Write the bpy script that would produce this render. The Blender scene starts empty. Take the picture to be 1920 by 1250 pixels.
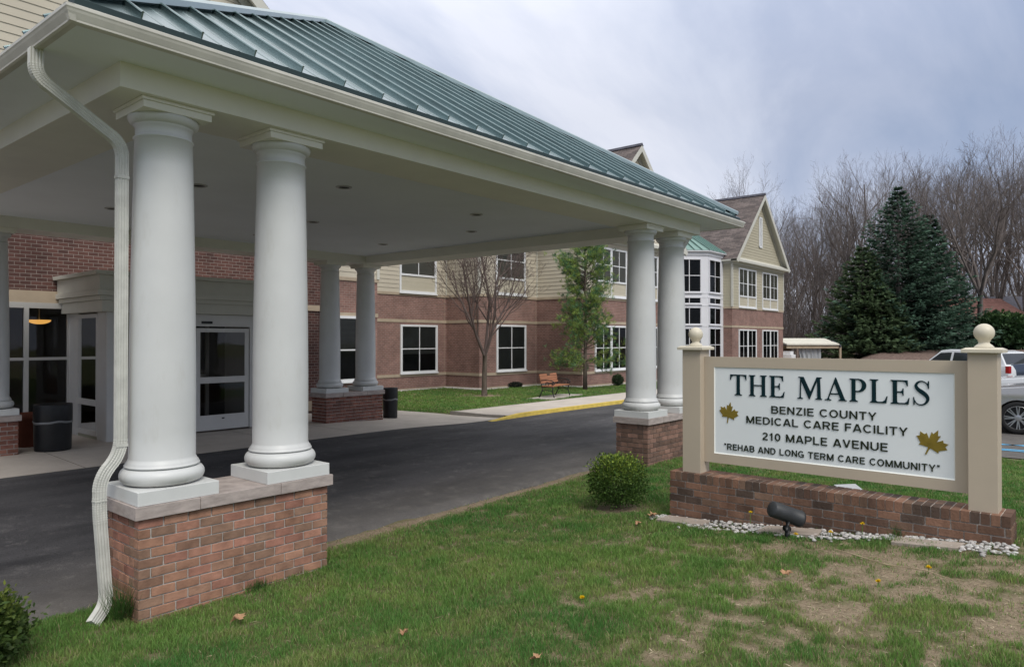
import bpy, math, random
import numpy as np
from mathutils import Vector, Matrix, Euler
R_=math.radians
random.seed(7); rng=np.random.default_rng(7)
S=bpy.context.scene
# ---------------- camera, world, sun, exposure
CAM=np.array([-2.384,-5.976,2.3]); YAW=.70305; PITCH=.00896; FOC=1315.0
cd=bpy.data.cameras.new('camera'); co=bpy.data.objects.new('camera',cd); S.collection.objects.link(co)
cd.sensor_width=36; cd.lens=36*FOC/1920; cd.clip_start=.05; cd.clip_end=2000
co.location=CAM; co.rotation_euler=(math.pi/2+PITCH,0,YAW-math.pi/2); S.camera=co
S.view_settings.view_transform='Standard'; S.view_settings.look='None'; S.view_settings.exposure=0.42; S.view_settings.gamma=1
SUN_EL,SUN_AZ=R_(48),R_(243)      # azimuth measured from +X toward +Y
w=bpy.data.worlds.new('World'); S.world=w; w.use_nodes=True
def build_world():
    nt=w.node_tree; nt.nodes.clear(); N=nt.nodes.new; L=nt.links.new
    out=N('ShaderNodeOutputWorld'); tc=N('ShaderNodeTexCoord')
    sky=N('ShaderNodeTexSky'); sky.sky_type='NISHITA'; sky.sun_disc=False; sky.sun_elevation=SUN_EL; sky.sun_rotation=math.pi/2-SUN_AZ
    b1=N('ShaderNodeBackground'); b1.inputs[1].default_value=.06; L(sky.outputs[0],b1.inputs[0])
    sep=N('ShaderNodeSeparateXYZ'); L(tc.outputs['Generated'],sep.inputs[0])
    za=N('ShaderNodeMath'); za.operation='MAXIMUM'; L(sep.outputs[2],za.inputs[0]); za.inputs[1].default_value=0.0
    zb=N('ShaderNodeMath'); zb.operation='ADD'; L(za.outputs[0],zb.inputs[0]); zb.inputs[1].default_value=.55
    dv=N('ShaderNodeVectorMath'); dv.operation='DIVIDE'; L(tc.outputs['Generated'],dv.inputs[0])
    cb=N('ShaderNodeCombineXYZ'); [L(zb.outputs[0],cb.inputs[i]) for i in range(3)]; L(cb.outputs[0],dv.inputs[1])
    mp=N('ShaderNodeMapping'); mp.inputs['Scale'].default_value=(1.5,3.4,1.0); mp.inputs['Rotation'].default_value=(0,0,.95); mp.inputs['Location'].default_value=(5.1,3.3,0); L(dv.outputs[0],mp.inputs[0])
    n1=N('ShaderNodeTexNoise'); n1.inputs['Scale'].default_value=.9; n1.inputs['Detail'].default_value=7; n1.inputs['Roughness'].default_value=.55; n1.inputs['Distortion'].default_value=.35; L(mp.outputs[0],n1.inputs['Vector'])
    cr=N('ShaderNodeValToRGB'); e=cr.color_ramp.elements; e[0].position=.30; e[0].color=(.33,.40,.56,1); e[1].position=.70; e[1].color=(.76,.785,.88,1)
    m=e.new(.46); m.color=(.45,.505,.65,1); m=e.new(.57); m.color=(.60,.645,.77,1)
    fac=n1.outputs[0]
    for dv_,lo,hi,am in (((.76,.55,.34),.88,1.0,.12),((.93,.20,.29),.93,1.0,-.03),((.30,.90,.33),.86,1.0,.035)):   # broad bright and dark cloud masses
        dt=N('ShaderNodeVectorMath'); dt.operation='DOT_PRODUCT'; L(tc.outputs['Generated'],dt.inputs[0]); q=Vector(dv_).normalized(); dt.inputs[1].default_value=q
        r_=N('ShaderNodeMapRange'); r_.interpolation_type='SMOOTHSTEP'; r_.inputs[1].default_value=lo; r_.inputs[2].default_value=hi; r_.inputs[3].default_value=0; r_.inputs[4].default_value=am; L(dt.outputs['Value'],r_.inputs[0])
        a_=N('ShaderNodeMath'); a_.operation='ADD'; L(fac,a_.inputs[0]); L(r_.outputs[0],a_.inputs[1]); fac=a_.outputs[0]
    L(fac,cr.inputs[0])
    # overcast sky: brighter toward the zenith, paler cream-white near the horizon
    zr=N('ShaderNodeMapRange'); zr.inputs[1].default_value=.30; zr.inputs[2].default_value=1; zr.inputs[3].default_value=.90; zr.inputs[4].default_value=1.7; L(sep.outputs[2],zr.inputs[0])
    mul=N('ShaderNodeVectorMath'); mul.operation='SCALE'; L(cr.outputs[0],mul.inputs[0]); L(zr.outputs[0],mul.inputs['Scale'])
    b2=N('ShaderNodeBackground'); zw=N('ShaderNodeMapRange'); zw.inputs[1].default_value=.42; zw.inputs[2].default_value=.7; zw.inputs[3].default_value=0; zw.inputs[4].default_value=.9; L(sep.outputs[2],zw.inputs[0])
    hs=N('ShaderNodeMixRGB'); hs.inputs[2].default_value=(1.20,1.205,1.20,1); L(zw.outputs[0],hs.inputs[0]); L(mul.outputs[0],hs.inputs[1]); L(hs.outputs[0],b2.inputs[0]); b2.inputs[1].default_value=.93
    ad=N('ShaderNodeMixShader'); ad.inputs[0].default_value=.88; L(b1.outputs[0],ad.inputs[1]); L(b2.outputs[0],ad.inputs[2]); L(ad.outputs[0],out.inputs[0])
build_world()
sd=bpy.data.lights.new('sun','SUN'); so=bpy.data.objects.new('sun',sd); S.collection.objects.link(so)
sd.energy=1.5; sd.angle=R_(25); sd.color=(1,.95,.87)
so.rotation_euler=Vector((math.cos(SUN_EL)*math.cos(SUN_AZ),math.cos(SUN_EL)*math.sin(SUN_AZ),math.sin(SUN_EL))).to_track_quat('Z','Y').to_euler()
S.cycles.max_bounces=8; S.cycles.transparent_max_bounces=24

# ---------------- terrain height (numpy)
def ssn(v,a,b):
    t=np.clip((v-a)/(b-a),0,1); return t*t*(3-2*t)
def H(x,y):
    x=np.asarray(x,float); y=np.asarray(y,float)
    u=np.clip(x/8.25,0,1.2); v=np.clip(y/9,0,1)
    rear=.23-.05*np.clip(x/8.25,0,1)-.13*ssn(x,8,12)
    b=(1-v)*.125*u*np.where(y<0,np.exp(-(y/2)**2),1)+v*rear
    b=b*np.where(y>9,1-ssn(x,10,12)*ssn(y,9,13),1)
    m=np.minimum(.1*np.maximum(0,-y-.3)*(1-ssn(x,8,13)),.62)
    b=np.where(x>10,b+(.14-b)*ssn(x,10,14)*(1-ssn(y,5,9)),b)
    f=(x+2.384)*.763+(y+5.976)*.6465
    return b+m+(1.25*ssn(f,46,58)*ssn(((x+2.384)*.6465-(y+5.976)*.763)/np.maximum(f,1),.46,.53)+.03*np.clip(f-62,0,60))
def hz(x,y): return float(H(x,y))
def W(px,f):   # ground position for photograph column px at view depth f (metres)
    r=(px-960)/FOC
    return (CAM[0]+f*(math.cos(YAW)+math.sin(YAW)*r), CAM[1]+f*(math.sin(YAW)-math.cos(YAW)*r))
def vnoise(x,y,s,seed=0):
    x=np.asarray(x)/s+100; y=np.asarray(y)/s+100
    xi=np.floor(x).astype(int); yi=np.floor(y).astype(int); fx=x-xi; fy=y-yi; fx=fx*fx*(3-2*fx); fy=fy*fy*(3-2*fy)
    def hs(a,b):
        v=np.sin(a*127.1+b*311.7+seed*74.7)*43758.5453; return v-np.floor(v)
    return (hs(xi,yi)*(1-fx)+hs(xi+1,yi)*fx)*(1-fy)+(hs(xi,yi+1)*(1-fx)+hs(xi+1,yi+1)*fx)*fy
def fbm(x,y,s,seed=0): return .5*vnoise(x,y,s,seed)+.3*vnoise(x,y,s/2.3,seed+1)+.2*vnoise(x,y,s/5.1,seed+2)

# ---------------- materials
def new_mat(name):
    m=bpy.data.materials.new(name); m.use_nodes=True; nt=m.node_tree
    return m,nt,nt.nodes['Principled BSDF']
def pm(name,col,rough=.6,spec=.4,metal=0,var=.12,vs=3.0,bump=0,bs=40,stain=None,coat=0,vscale=(1,1,1)):
    m,nt,b=new_mat(name); N=nt.nodes.new; L=nt.links.new
    b.inputs['Roughness'].default_value=rough; b.inputs['Specular IOR Level'].default_value=spec; b.inputs['Metallic'].default_value=metal; b.inputs['Coat Weight'].default_value=coat
    tc=N('ShaderNodeTexCoord'); mp=N('ShaderNodeMapping'); mp.inputs['Scale'].default_value=vscale; L(tc.outputs['Object'],mp.inputs[0])
    n=N('ShaderNodeTexNoise'); n.inputs['Scale'].default_value=vs; n.inputs['Detail'].default_value=6; n.inputs['Roughness'].default_value=.6; L(mp.outputs[0],n.inputs['Vector'])
    cr=N('ShaderNodeValToRGB'); e=cr.color_ramp.elements; e[0].position=.3; e[1].position=.7
    e[0].color=tuple(c*(1-var) for c in (stain or col))+(1,); e[1].color=tuple(min(1,c*(1+var*.6)) for c in col)+(1,)
    L(n.outputs[0],cr.inputs[0]); L(cr.outputs[0],b.inputs['Base Color'])
    if bump:
        n2=N('ShaderNodeTexNoise'); n2.inputs['Scale'].default_value=bs; n2.inputs['Detail'].default_value=4; L(mp.outputs[0],n2.inputs['Vector'])
        bp=N('ShaderNodeBump'); bp.inputs['Strength'].default_value=bump; bp.inputs['Distance'].default_value=.01; L(n2.outputs[0],bp.inputs['Height']); L(bp.outputs[0],b.inputs['Normal'])
    return m
def attr_mat(name,rough=.7,spec=.3,bump=0,bs=60,trans=0,mulnoise=0,ms=20):
    m,nt,b=new_mat(name); N=nt.nodes.new; L=nt.links.new
    a=N('ShaderNodeAttribute'); a.attribute_name='tone'
    b.inputs['Roughness'].default_value=rough; b.inputs['Specular IOR Level'].default_value=spec
    src=a.outputs['Color']
    if mulnoise:
        tc=N('ShaderNodeTexCoord'); n=N('ShaderNodeTexNoise'); n.inputs['Scale'].default_value=ms; n.inputs['Detail'].default_value=5; L(tc.outputs['Object'],n.inputs['Vector'])
        mr=N('ShaderNodeMapRange'); mr.inputs[1].default_value=.3; mr.inputs[2].default_value=.7; mr.inputs[3].default_value=1-mulnoise; mr.inputs[4].default_value=1+mulnoise*.6; L(n.outputs[0],mr.inputs[0])
        v=N('ShaderNodeVectorMath'); v.operation='SCALE'; L(src,v.inputs[0]); L(mr.outputs[0],v.inputs['Scale']); src=v.outputs[0]
    L(src,b.inputs['Base Color'])
    if bump:
        tc=N('ShaderNodeTexCoord'); n2=N('ShaderNodeTexNoise'); n2.inputs['Scale'].default_value=bs; n2.inputs['Detail'].default_value=5; L(tc.outputs['Object'],n2.inputs['Vector'])
        bp=N('ShaderNodeBump'); bp.inputs['Strength'].default_value=bump; bp.inputs['Distance'].default_value=.006; L(n2.outputs[0],bp.inputs['Height']); L(bp.outputs[0],b.inputs['Normal'])
    if trans:
        t=N('ShaderNodeBsdfTranslucent'); L(src,t.inputs[0]); mx=N('ShaderNodeMixShader'); mx.inputs[0].default_value=trans
        L(b.outputs[0],mx.inputs[1]); L(t.outputs[0],mx.inputs[2]); L(mx.outputs[0],nt.nodes['Material Output'].inputs[0])
    return m
def brick_mat(name,c1,c2,mortar,var=.3):
    m,nt,b=new_mat(name); N=nt.nodes.new; L=nt.links.new
    uv=N('ShaderNodeUVMap'); br=N('ShaderNodeTexBrick')
    br.inputs['Scale'].default_value=1; br.inputs['Brick Width'].default_value=.203; br.inputs['Row Height'].default_value=.081; br.inputs['Mortar Size'].default_value=.0055; br.inputs['Mortar Smooth'].default_value=.2; br.inputs['Bias'].default_value=-.1
    br.inputs['Color1'].default_value=c1+(1,); br.inputs['Color2'].default_value=c2+(1,); br.inputs['Mortar'].default_value=mortar+(1,)
    L(uv.outputs[0],br.inputs['Vector'])
    n=N('ShaderNodeTexNoise'); n.inputs['Scale'].default_value=1.3; n.inputs['Detail'].default_value=8; n.inputs['Roughness'].default_value=.7; L(uv.outputs[0],n.inputs['Vector'])
    mr=N('ShaderNodeMapRange'); mr.inputs[1].default_value=.3; mr.inputs[2].default_value=.7; mr.inputs[3].default_value=1-var; mr.inputs[4].default_value=1+var*.7; L(n.outputs[0],mr.inputs[0])
    v=N('ShaderNodeVectorMath'); v.operation='SCALE'; L(br.outputs['Color'],v.inputs[0]); L(mr.outputs[0],v.inputs['Scale']); L(v.outputs[0],b.inputs['Base Color'])
    b.inputs['Roughness'].default_value=.85; b.inputs['Specular IOR Level'].default_value=.2
    bp=N('ShaderNodeBump'); bp.inputs['Strength'].default_value=.6; bp.inputs['Distance'].default_value=-.008; L(br.outputs['Fac'],bp.inputs['Height']); L(bp.outputs[0],b.inputs['Normal'])
    return m
def shingle_mat():
    m=brick_mat('brown_shingles',(.19,.155,.145),(.105,.088,.085),(.05,.043,.042),var=.35); br=[n for n in m.node_tree.nodes if n.type=='TEX_BRICK'][0]
    br.inputs['Brick Width'].default_value=.5; br.inputs['Row Height'].default_value=.12; br.inputs['Mortar Size'].default_value=.008; br.inputs['Bias'].default_value=0.1; return m
def glass_mat(name,tint=.35,refl=.5):
    m,nt,b=new_mat(name); N=nt.nodes.new; L=nt.links.new; nt.nodes.remove(b)
    tr=N('ShaderNodeBsdfTransparent'); tr.inputs[0].default_value=(tint,tint*1.02,tint,1)
    gl=N('ShaderNodeBsdfGlossy'); gl.inputs['Roughness'].default_value=.03; gl.inputs['Color'].default_value=(refl,refl,refl,1)
    n=N('ShaderNodeTexNoise'); n.inputs['Scale'].default_value=1.5; tc=N('ShaderNodeTexCoord'); L(tc.outputs['Object'],n.inputs['Vector'])
    bp=N('ShaderNodeBump'); bp.inputs['Strength'].default_value=.05; bp.inputs['Distance'].default_value=.05; L(n.outputs[0],bp.inputs['Height']); L(bp.outputs[0],gl.inputs['Normal'])
    fr=N('ShaderNodeFresnel'); fr.inputs[0].default_value=1.5; mx=N('ShaderNodeMixShader'); L(fr.outputs[0],mx.inputs[0]); L(tr.outputs[0],mx.inputs[1]); L(gl.outputs[0],mx.inputs[2]); L(mx.outputs[0],nt.nodes['Material Output'].inputs[0])
    return m
def emis(name,col,st):
    m,nt,b=new_mat(name); b.inputs['Base Color'].default_value=col+(1,); b.inputs['Emission Color'].default_value=col+(1,); b.inputs['Emission Strength'].default_value=st; return m
M=dict(
 column=pm('column_paint',(.595,.605,.60),.42,.4,var=.05,vs=2,bump=.04,bs=6),
 trim=pm('cream_trim',(.57,.56,.50),.5,.4,var=.06,vs=2),
 beam=pm('beam_paint',(.72,.71,.645),.5,.35,var=.06,vs=1.5),
 ceil=pm('ceiling_paint',(.76,.80,.84),.6,.3,var=.04,vs=1.0),
 gutter=pm('gutter_metal',(.56,.545,.49),.4,.5,var=.14,vs=3,vscale=(1,1,.3)),
 spout=pm('downspout_metal',(.54,.54,.50),.38,.5,var=.16,vs=9),
 roof=pm('teal_metal_roof',(.20,.275,.285),.22,.6,metal=.7,var=.18,vs=1.6,bump=.015,bs=3),
 rooft=pm('light_teal_metal_roof',(.20,.32,.29),.3,.5,metal=.3,var=.1),
 hip=pm('hip_cap_metal',(.30,.38,.39),.28,.6,metal=.5,var=.1),
 stone=pm('cast_stone_cap',(.40,.345,.32),.8,.25,var=.3,vs=7,bump=.25,bs=90,vscale=(1,1,3)),
 mortar=pm('mortar',(.50,.48,.45),.95,.1,var=.25,vs=12,bump=.4,bs=150),
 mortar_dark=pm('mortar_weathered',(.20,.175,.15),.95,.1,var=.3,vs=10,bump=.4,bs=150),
 bricks=attr_mat('fired_brick',.85,.2,bump=.8,bs=55,mulnoise=.28,ms=9),
 bricksw=None, mortar_mid=pm('mortar_grey',(.42,.37,.33),.95,.1,var=.45,vs=6,bump=.4,bs=150),
 brickwall=brick_mat('brick_veneer',(.285,.162,.135),(.22,.127,.108),(.37,.31,.275)),
 brickshaded=brick_mat('brick_veneer_shaded',(.125,.062,.053),(.075,.042,.038),(.26,.22,.20)),  # entry wall brick: shade under the canopy is put into these darker colours
 belt=pm('stone_belt',(.44,.36,.27),.8,.2,var=.15,vs=2),
 siding=pm('beige_lap_siding',(.53,.48,.385),.6,.3,var=.06,vs=.8),
 siding2=pm('olive_lap_siding',(.43,.395,.295),.6,.3,var=.06,vs=.8),
 white=pm('white_trim',(.76,.77,.78),.45,.4,var=.05,vs=1.5),
 lilac=pm('white_tower_panel',(.70,.70,.73),.45,.4,var=.05,vs=1.5),
 panelb=pm('beige_panel',(.50,.46,.36),.6,.3,var=.05),
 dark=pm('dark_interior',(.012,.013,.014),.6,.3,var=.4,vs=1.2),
 blind=pm('blind_slats',(.28,.28,.26),.6,.3,var=.15),
 glass=glass_mat('window_glass',.8,.28), glassd=glass_mat('door_glass',.66,.9),
 shingle=None,
 alu=pm('painted_aluminium',(.56,.55,.53),.4,.5,var=.05),
 cornice=pm('vestibule_trim',(.52,.51,.45),.55,.3,var=.06),
 panelo=pm('vestibule_panel',(.34,.34,.26),.6,.3,var=.06),
 asphalt=None, conc=None,
 black=pm('black_plastic',(.014,.015,.017),.45,.4,var=.3,vs=6),
 iron=pm('black_iron',(.02,.019,.02),.5,.4,var=.3),
 wood=pm('orange_bench_wood',(.36,.155,.08),.5,.35,var=.22,vs=3,vscale=(.4,6,6)),
 plaque=pm('bronze_plaque',(.10,.07,.045),.35,.5,metal=.6),
 terracotta=pm('terracotta',(.20,.07,.045),.8,.2,var=.2),
 soil=pm('potting_soil',(.045,.03,.02),.95,.1,var=.4,vs=30,bump=.6,bs=60),
 bag=pm('bin_liner',(.20,.205,.21),.4,.4,var=.2),
 signtan=pm('tan_sign_paint',(.475,.405,.315),.5,.35,var=.05,vs=1.8),
 cream=pm('cream_cap_paint',(.60,.55,.44),.42,.4,var=.06,vs=4),
 board=pm('sign_board_white',(.76,.80,.81),.4,.4,var=.03,vs=1.2),
 bevelw=pm('sign_board_edge',(.78,.80,.76),.4,.4,var=.03),
 letterg=pm('dark_green_letters',(.004,.022,.028),.55,.12,var=.1),
 letterb=pm('black_letters',(.012,.018,.006),.35,.4,var=.1),
 leafgold=pm('olive_gold_leaf',(.235,.17,.022),.45,.4,metal=.2,var=.3,vs=9),
 bark=pm('grey_brown_bark',(.13,.105,.085),.9,.15,var=.35,vs=8,bump=.5,bs=40,vscale=(1,1,.3)),
 barkf=pm('forest_bark',(.165,.142,.134),.9,.1,var=.3,vs=2),
 twig=pm('twig_bark',(.15,.115,.105),.9,.1,var=.3,vs=2),
 foliage=attr_mat('foliage',.6,.25,trans=.25), grassm=attr_mat('grass_blades',.55,.25,trans=.3),
 stones=attr_mat('white_river_stones',.7,.3,bump=.3,bs=80),
 flag=pm('grey_flagstone',(.37,.315,.27),.85,.2,var=.2,vs=5,bump=.4,bs=50),
 dandy=pm('dandelion_yellow',(.75,.52,.01),.6,.2,var=.15,vs=60), stem=pm('green_stem',(.10,.20,.04),.6,.2),
 deadleaf=pm('dead_leaf',(.40,.24,.14),.8,.1,var=.3,vs=20),
 yellow=pm('yellow_kerb_paint',(.62,.46,.10),.7,.2,var=.25,vs=6), bluepaint=pm('blue_marking_paint',(.12,.38,.62),.7,.2,var=.2,vs=6),
 kerbc=pm('kerb_concrete',(.40,.37,.33),.85,.2,var=.15,vs=5),
 tyre=pm('tyre_rubber',(.018,.018,.019),.75,.2,var=.2), rim=pm('alloy_rim',(.45,.45,.46),.28,.6,metal=.8,var=.1),
 carglass=pm('car_glass',(.02,.025,.03),.08,.6,var=.2), lamp=pm('clear_lamp',(.5,.52,.54),.15,.6), tail=pm('red_lamp',(.35,.01,.01),.2,.6),
 housew=pm('house_white_siding',(.38,.38,.37),.7,.2,var=.1), redroof=pm('red_shingles',(.15,.078,.068),.9,.1,var=.35,vs=3), greyroof=pm('grey_shingles',(.09,.09,.11),.9,.1,var=.3,vs=3),
 pavroof=pm('white_metal_roof',(.66,.64,.56),.5,.3), pavwood=pm('raw_timber',(.36,.29,.21),.8,.2,var=.2,vs=4), tarp=pm('pale_tarp',(.40,.42,.44),.6,.3,var=.12,vs=3), brownp=pm('brown_boards',(.17,.13,.11),.8,.2,var=.2),
 steel=pm('grey_fixture',(.45,.45,.45),.35,.5,metal=.5), glow=emis('warm_lamp_glow',(1.0,.50,.12),.85), glow2=emis('pale_lamp_glow',(1.0,.85,.5),.35),
 floorin=pm('lobby_floor',(.06,.05,.04),.5,.3), carsilver=pm('silver_paint',(.42,.41,.40),.22,.6,metal=.5,coat=.6,var=.03), carwhite=pm('white_car_paint',(.66,.68,.70),.22,.6,coat=.6,var=.03), carblue=pm('slate_car_paint',(.07,.09,.13),.22,.6,metal=.4,coat=.6,var=.03),
)
M['shingle']=shingle_mat()
def weathered():
    m=attr_mat('weathered_brick',.88,.15,bump=.9,bs=50,mulnoise=.4,ms=9); nt=m.node_tree; n=[q for q in nt.nodes if q.type=='TEX_NOISE' and abs(q.inputs['Scale'].default_value-9)<.1][0]; tc=nt.nodes.new('ShaderNodeTexCoord'); mp=nt.nodes.new('ShaderNodeMapping'); mp.inputs['Scale'].default_value=(.55,.55,.18)
    nt.links.new(tc.outputs['Object'],mp.inputs[0]); nt.links.new(mp.outputs[0],n.inputs['Vector']); n.inputs['Detail'].default_value=9; n.inputs['Roughness'].default_value=.72; return m
M['bricksw']=weathered()
def grime(m):
    nt=m.node_tree; N=nt.nodes.new; L=nt.links.new; b=nt.nodes['Principled BSDF']; src=b.inputs['Base Color'].links[0].from_socket
    g=N('ShaderNodeNewGeometry'); tc=N('ShaderNodeTexCoord'); sp=N('ShaderNodeSeparateXYZ'); L(tc.outputs['Object'],sp.inputs[0])
    n=N('ShaderNodeTexNoise'); n.inputs['Scale'].default_value=7; n.inputs['Detail'].default_value=8; n.inputs['Roughness'].default_value=.7; mp=N('ShaderNodeMapping'); mp.inputs['Scale'].default_value=(1,1,.25); L(tc.outputs['Object'],mp.inputs[0]); L(mp.outputs[0],n.inputs['Vector'])
    a=N('ShaderNodeMapRange'); a.inputs[1].default_value=.0; a.inputs[2].default_value=.10; a.inputs[3].default_value=.75; a.inputs[4].default_value=0; L(sp.outputs[2],a.inputs[0])
    c=N('ShaderNodeMapRange'); c.inputs[1].default_value=.56; c.inputs[2].default_value=.80; c.inputs[3].default_value=0; c.inputs[4].default_value=.30; L(n.outputs[0],c.inputs[0])
    d=N('ShaderNodeMath'); d.operation='MULTIPLY'; L(a.outputs[0],d.inputs[0]); L(n.outputs[0],d.inputs[1])
    e=N('ShaderNodeMath'); e.operation='ADD'; e.use_clamp=True; L(d.outputs[0],e.inputs[0]); L(c.outputs[0],e.inputs[1])
    mx=N('ShaderNodeMixRGB'); L(e.outputs[0],mx.inputs[0]); L(src,mx.inputs[1]); mx.inputs[2].default_value=(.36,.33,.26,1); L(mx.outputs[0],b.inputs['Base Color'])
M['plinth']=pm('plinth_paint',(.62,.63,.62),.45,.4,var=.06,vs=4)
grime(M['column'])
# asphalt
def asphalt():
    m,nt,b=new_mat('asphalt'); N=nt.nodes.new; L=nt.links.new; tc=N('ShaderNodeTexCoord')
    n=N('ShaderNodeTexNoise'); n.inputs['Scale'].default_value=.55; n.inputs['Detail'].default_value=7; n.inputs['Roughness'].default_value=.65
    mp=N('ShaderNodeMapping'); mp.inputs['Scale'].default_value=(.5,1.8,1); mp.inputs['Rotation'].default_value=(0,0,.15); L(tc.outputs['Object'],mp.inputs[0]); L(mp.outputs[0],n.inputs['Vector'])
    g=N('ShaderNodeTexNoise'); g.inputs['Scale'].default_value=220; g.inputs['Detail'].default_value=3; L(tc.outputs['Object'],g.inputs['Vector'])
    s=N('ShaderNodeTexNoise'); s.inputs['Scale'].default_value=3.2; s.inputs['Detail'].default_value=9; s.inputs['Roughness'].default_value=.75; L(tc.outputs['Object'],s.inputs['Vector'])
    cr=N('ShaderNodeValToRGB'); e=cr.color_ramp.elements; e[0].position=.36; e[0].color=(.026,.026,.029,1); e[1].position=.66; e[1].color=(.075,.073,.078,1); L(n.outputs[0],cr.inputs[0])
    cs=N('ShaderNodeValToRGB'); e=cs.color_ramp.elements; e[0].position=.54; e[0].color=(0,0,0,1); e[1].position=.76; e[1].color=(.075,.07,.066,1); L(s.outputs[0],cs.inputs[0])
    cg=N('ShaderNodeMapRange'); cg.inputs[1].default_value=.35; cg.inputs[2].default_value=.7; cg.inputs[3].default_value=.55; cg.inputs[4].default_value=1.6; L(g.outputs[0],cg.inputs[0])
    ad=N('ShaderNodeVectorMath'); ad.operation='ADD'; L(cr.outputs[0],ad.inputs[0]); L(cs.outputs[0],ad.inputs[1])
    sc=N('ShaderNodeVectorMath'); sc.operation='SCALE'; L(ad.outputs[0],sc.inputs[0]); L(cg.outputs[0],sc.inputs['Scale']); L(sc.outputs[0],b.inputs['Base Color'])
    sy=N('ShaderNodeSeparateXYZ'); L(tc.outputs['Object'],sy.inputs[0]); dm=N('ShaderNodeMapRange'); dm.inputs[1].default_value=.7; dm.inputs[2].default_value=2.3; dm.inputs[3].default_value=1; dm.inputs[4].default_value=0; L(sy.outputs[1],dm.inputs[0])
    dd=N('ShaderNodeMath'); dd.operation='MULTIPLY'; L(dm.outputs[0],dd.inputs[0]); L(s.outputs[0],dd.inputs[1]); d2=N('ShaderNodeMath'); d2.operation='MULTIPLY'; L(dd.outputs[0],d2.inputs[0]); d2.inputs[1].default_value=.95
    mx=N('ShaderNodeMixRGB'); L(d2.outputs[0],mx.inputs[0]); L(sc.outputs[0],mx.inputs[1]); mx.inputs[2].default_value=(.17,.155,.14,1); L(mx.outputs[0],b.inputs['Base Color'])   # grit washed along the lawn edge
    g.inputs['Scale'].default_value=130; cg.inputs[3].default_value=.4; cg.inputs[4].default_value=1.9
    b.inputs['Roughness'].default_value=.8; b.inputs['Specular IOR Level'].default_value=.3
    bp=N('ShaderNodeBump'); bp.inputs['Strength'].default_value=.5; bp.inputs['Distance'].default_value=.006; L(g.outputs[0],bp.inputs['Height']); L(bp.outputs[0],b.inputs['Normal'])
    return m
M['asphalt']=asphalt()
def concrete():
    m,nt,b=new_mat('sidewalk_concrete'); N=nt.nodes.new; L=nt.links.new; tc=N('ShaderNodeTexCoord')
    n=N('ShaderNodeTexNoise'); n.inputs['Scale'].default_value=1.2; n.inputs['Detail'].default_value=9; n.inputs['Roughness'].default_value=.7; L(tc.outputs['Object'],n.inputs['Vector'])
    cr=N('ShaderNodeValToRGB'); e=cr.color_ramp.elements; e[0].position=.3; e[0].color=(.42,.375,.33,1); e[1].position=.7; e[1].color=(.56,.505,.45,1); L(n.outputs[0],cr.inputs[0])
    br=N('ShaderNodeTexBrick'); br.offset=0; br.inputs['Scale'].default_value=1; br.inputs['Brick Width'].default_value=1.9; br.inputs['Row Height'].default_value=2.25; br.inputs['Mortar Size'].default_value=.008
    br.inputs['Color1'].default_value=(1,1,1,1); br.inputs['Color2'].default_value=(.93,.93,.93,1); br.inputs['Mortar'].default_value=(.35,.33,.3,1); L(tc.outputs['Object'],br.inputs['Vector'])
    mx=N('ShaderNodeMixRGB'); mx.blend_type='MULTIPLY'; mx.inputs[0].default_value=1; L(cr.outputs[0],mx.inputs[1]); L(br.outputs['Color'],mx.inputs[2]); L(mx.outputs[0],b.inputs['Base Color']); b.inputs['Roughness'].default_value=.85
    return m
M['conc']=concrete()
def ground_mat():
    m,nt,b=new_mat('lawn_ground'); N=nt.nodes.new; L=nt.links.new; tc=N('ShaderNodeTexCoord')
    a=N('ShaderNodeAttribute'); a.attribute_name='tone'
    n=N('ShaderNodeTexNoise'); n.inputs['Scale'].default_value=24; n.inputs['Detail'].default_value=8; n.inputs['Roughness'].default_value=.75; L(tc.outputs['Object'],n.inputs['Vector'])
    g=N('ShaderNodeValToRGB'); e=g.color_ramp.elements; e[0].position=.3; e[0].color=(.04,.055,.02,1); e[1].position=.72; e[1].color=(.17,.18,.075,1); L(n.outputs[0],g.inputs[0])
    n2=N('ShaderNodeTexNoise'); n2.inputs['Scale'].default_value=38; n2.inputs['Detail'].default_value=9; n2.inputs['Roughness'].default_value=.8; L(tc.outputs['Object'],n2.inputs['Vector'])
    d=N('ShaderNodeValToRGB'); e=d.color_ramp.elements; e[0].position=.3; e[0].color=(.13,.095,.065,1); e[1].position=.7; e[1].color=(.42,.335,.24,1); L(n2.outputs[0],d.inputs[0])
    mx=N('ShaderNodeMixRGB'); L(a.outputs['Fac'],mx.inputs[0]); L(g.outputs[0],mx.inputs[1]); L(d.outputs[0],mx.inputs[2]); L(mx.outputs[0],b.inputs['Base Color']); b.inputs['Roughness'].default_value=.95; b.inputs['Specular IOR Level'].default_value=.1
    bp=N('ShaderNodeBump'); bp.inputs['Strength'].default_value=.8; bp.inputs['Distance'].default_value=.02; L(n2.outputs[0],bp.inputs['Height']); L(bp.outputs[0],b.inputs['Normal'])
    return m
M['ground']=ground_mat()

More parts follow.
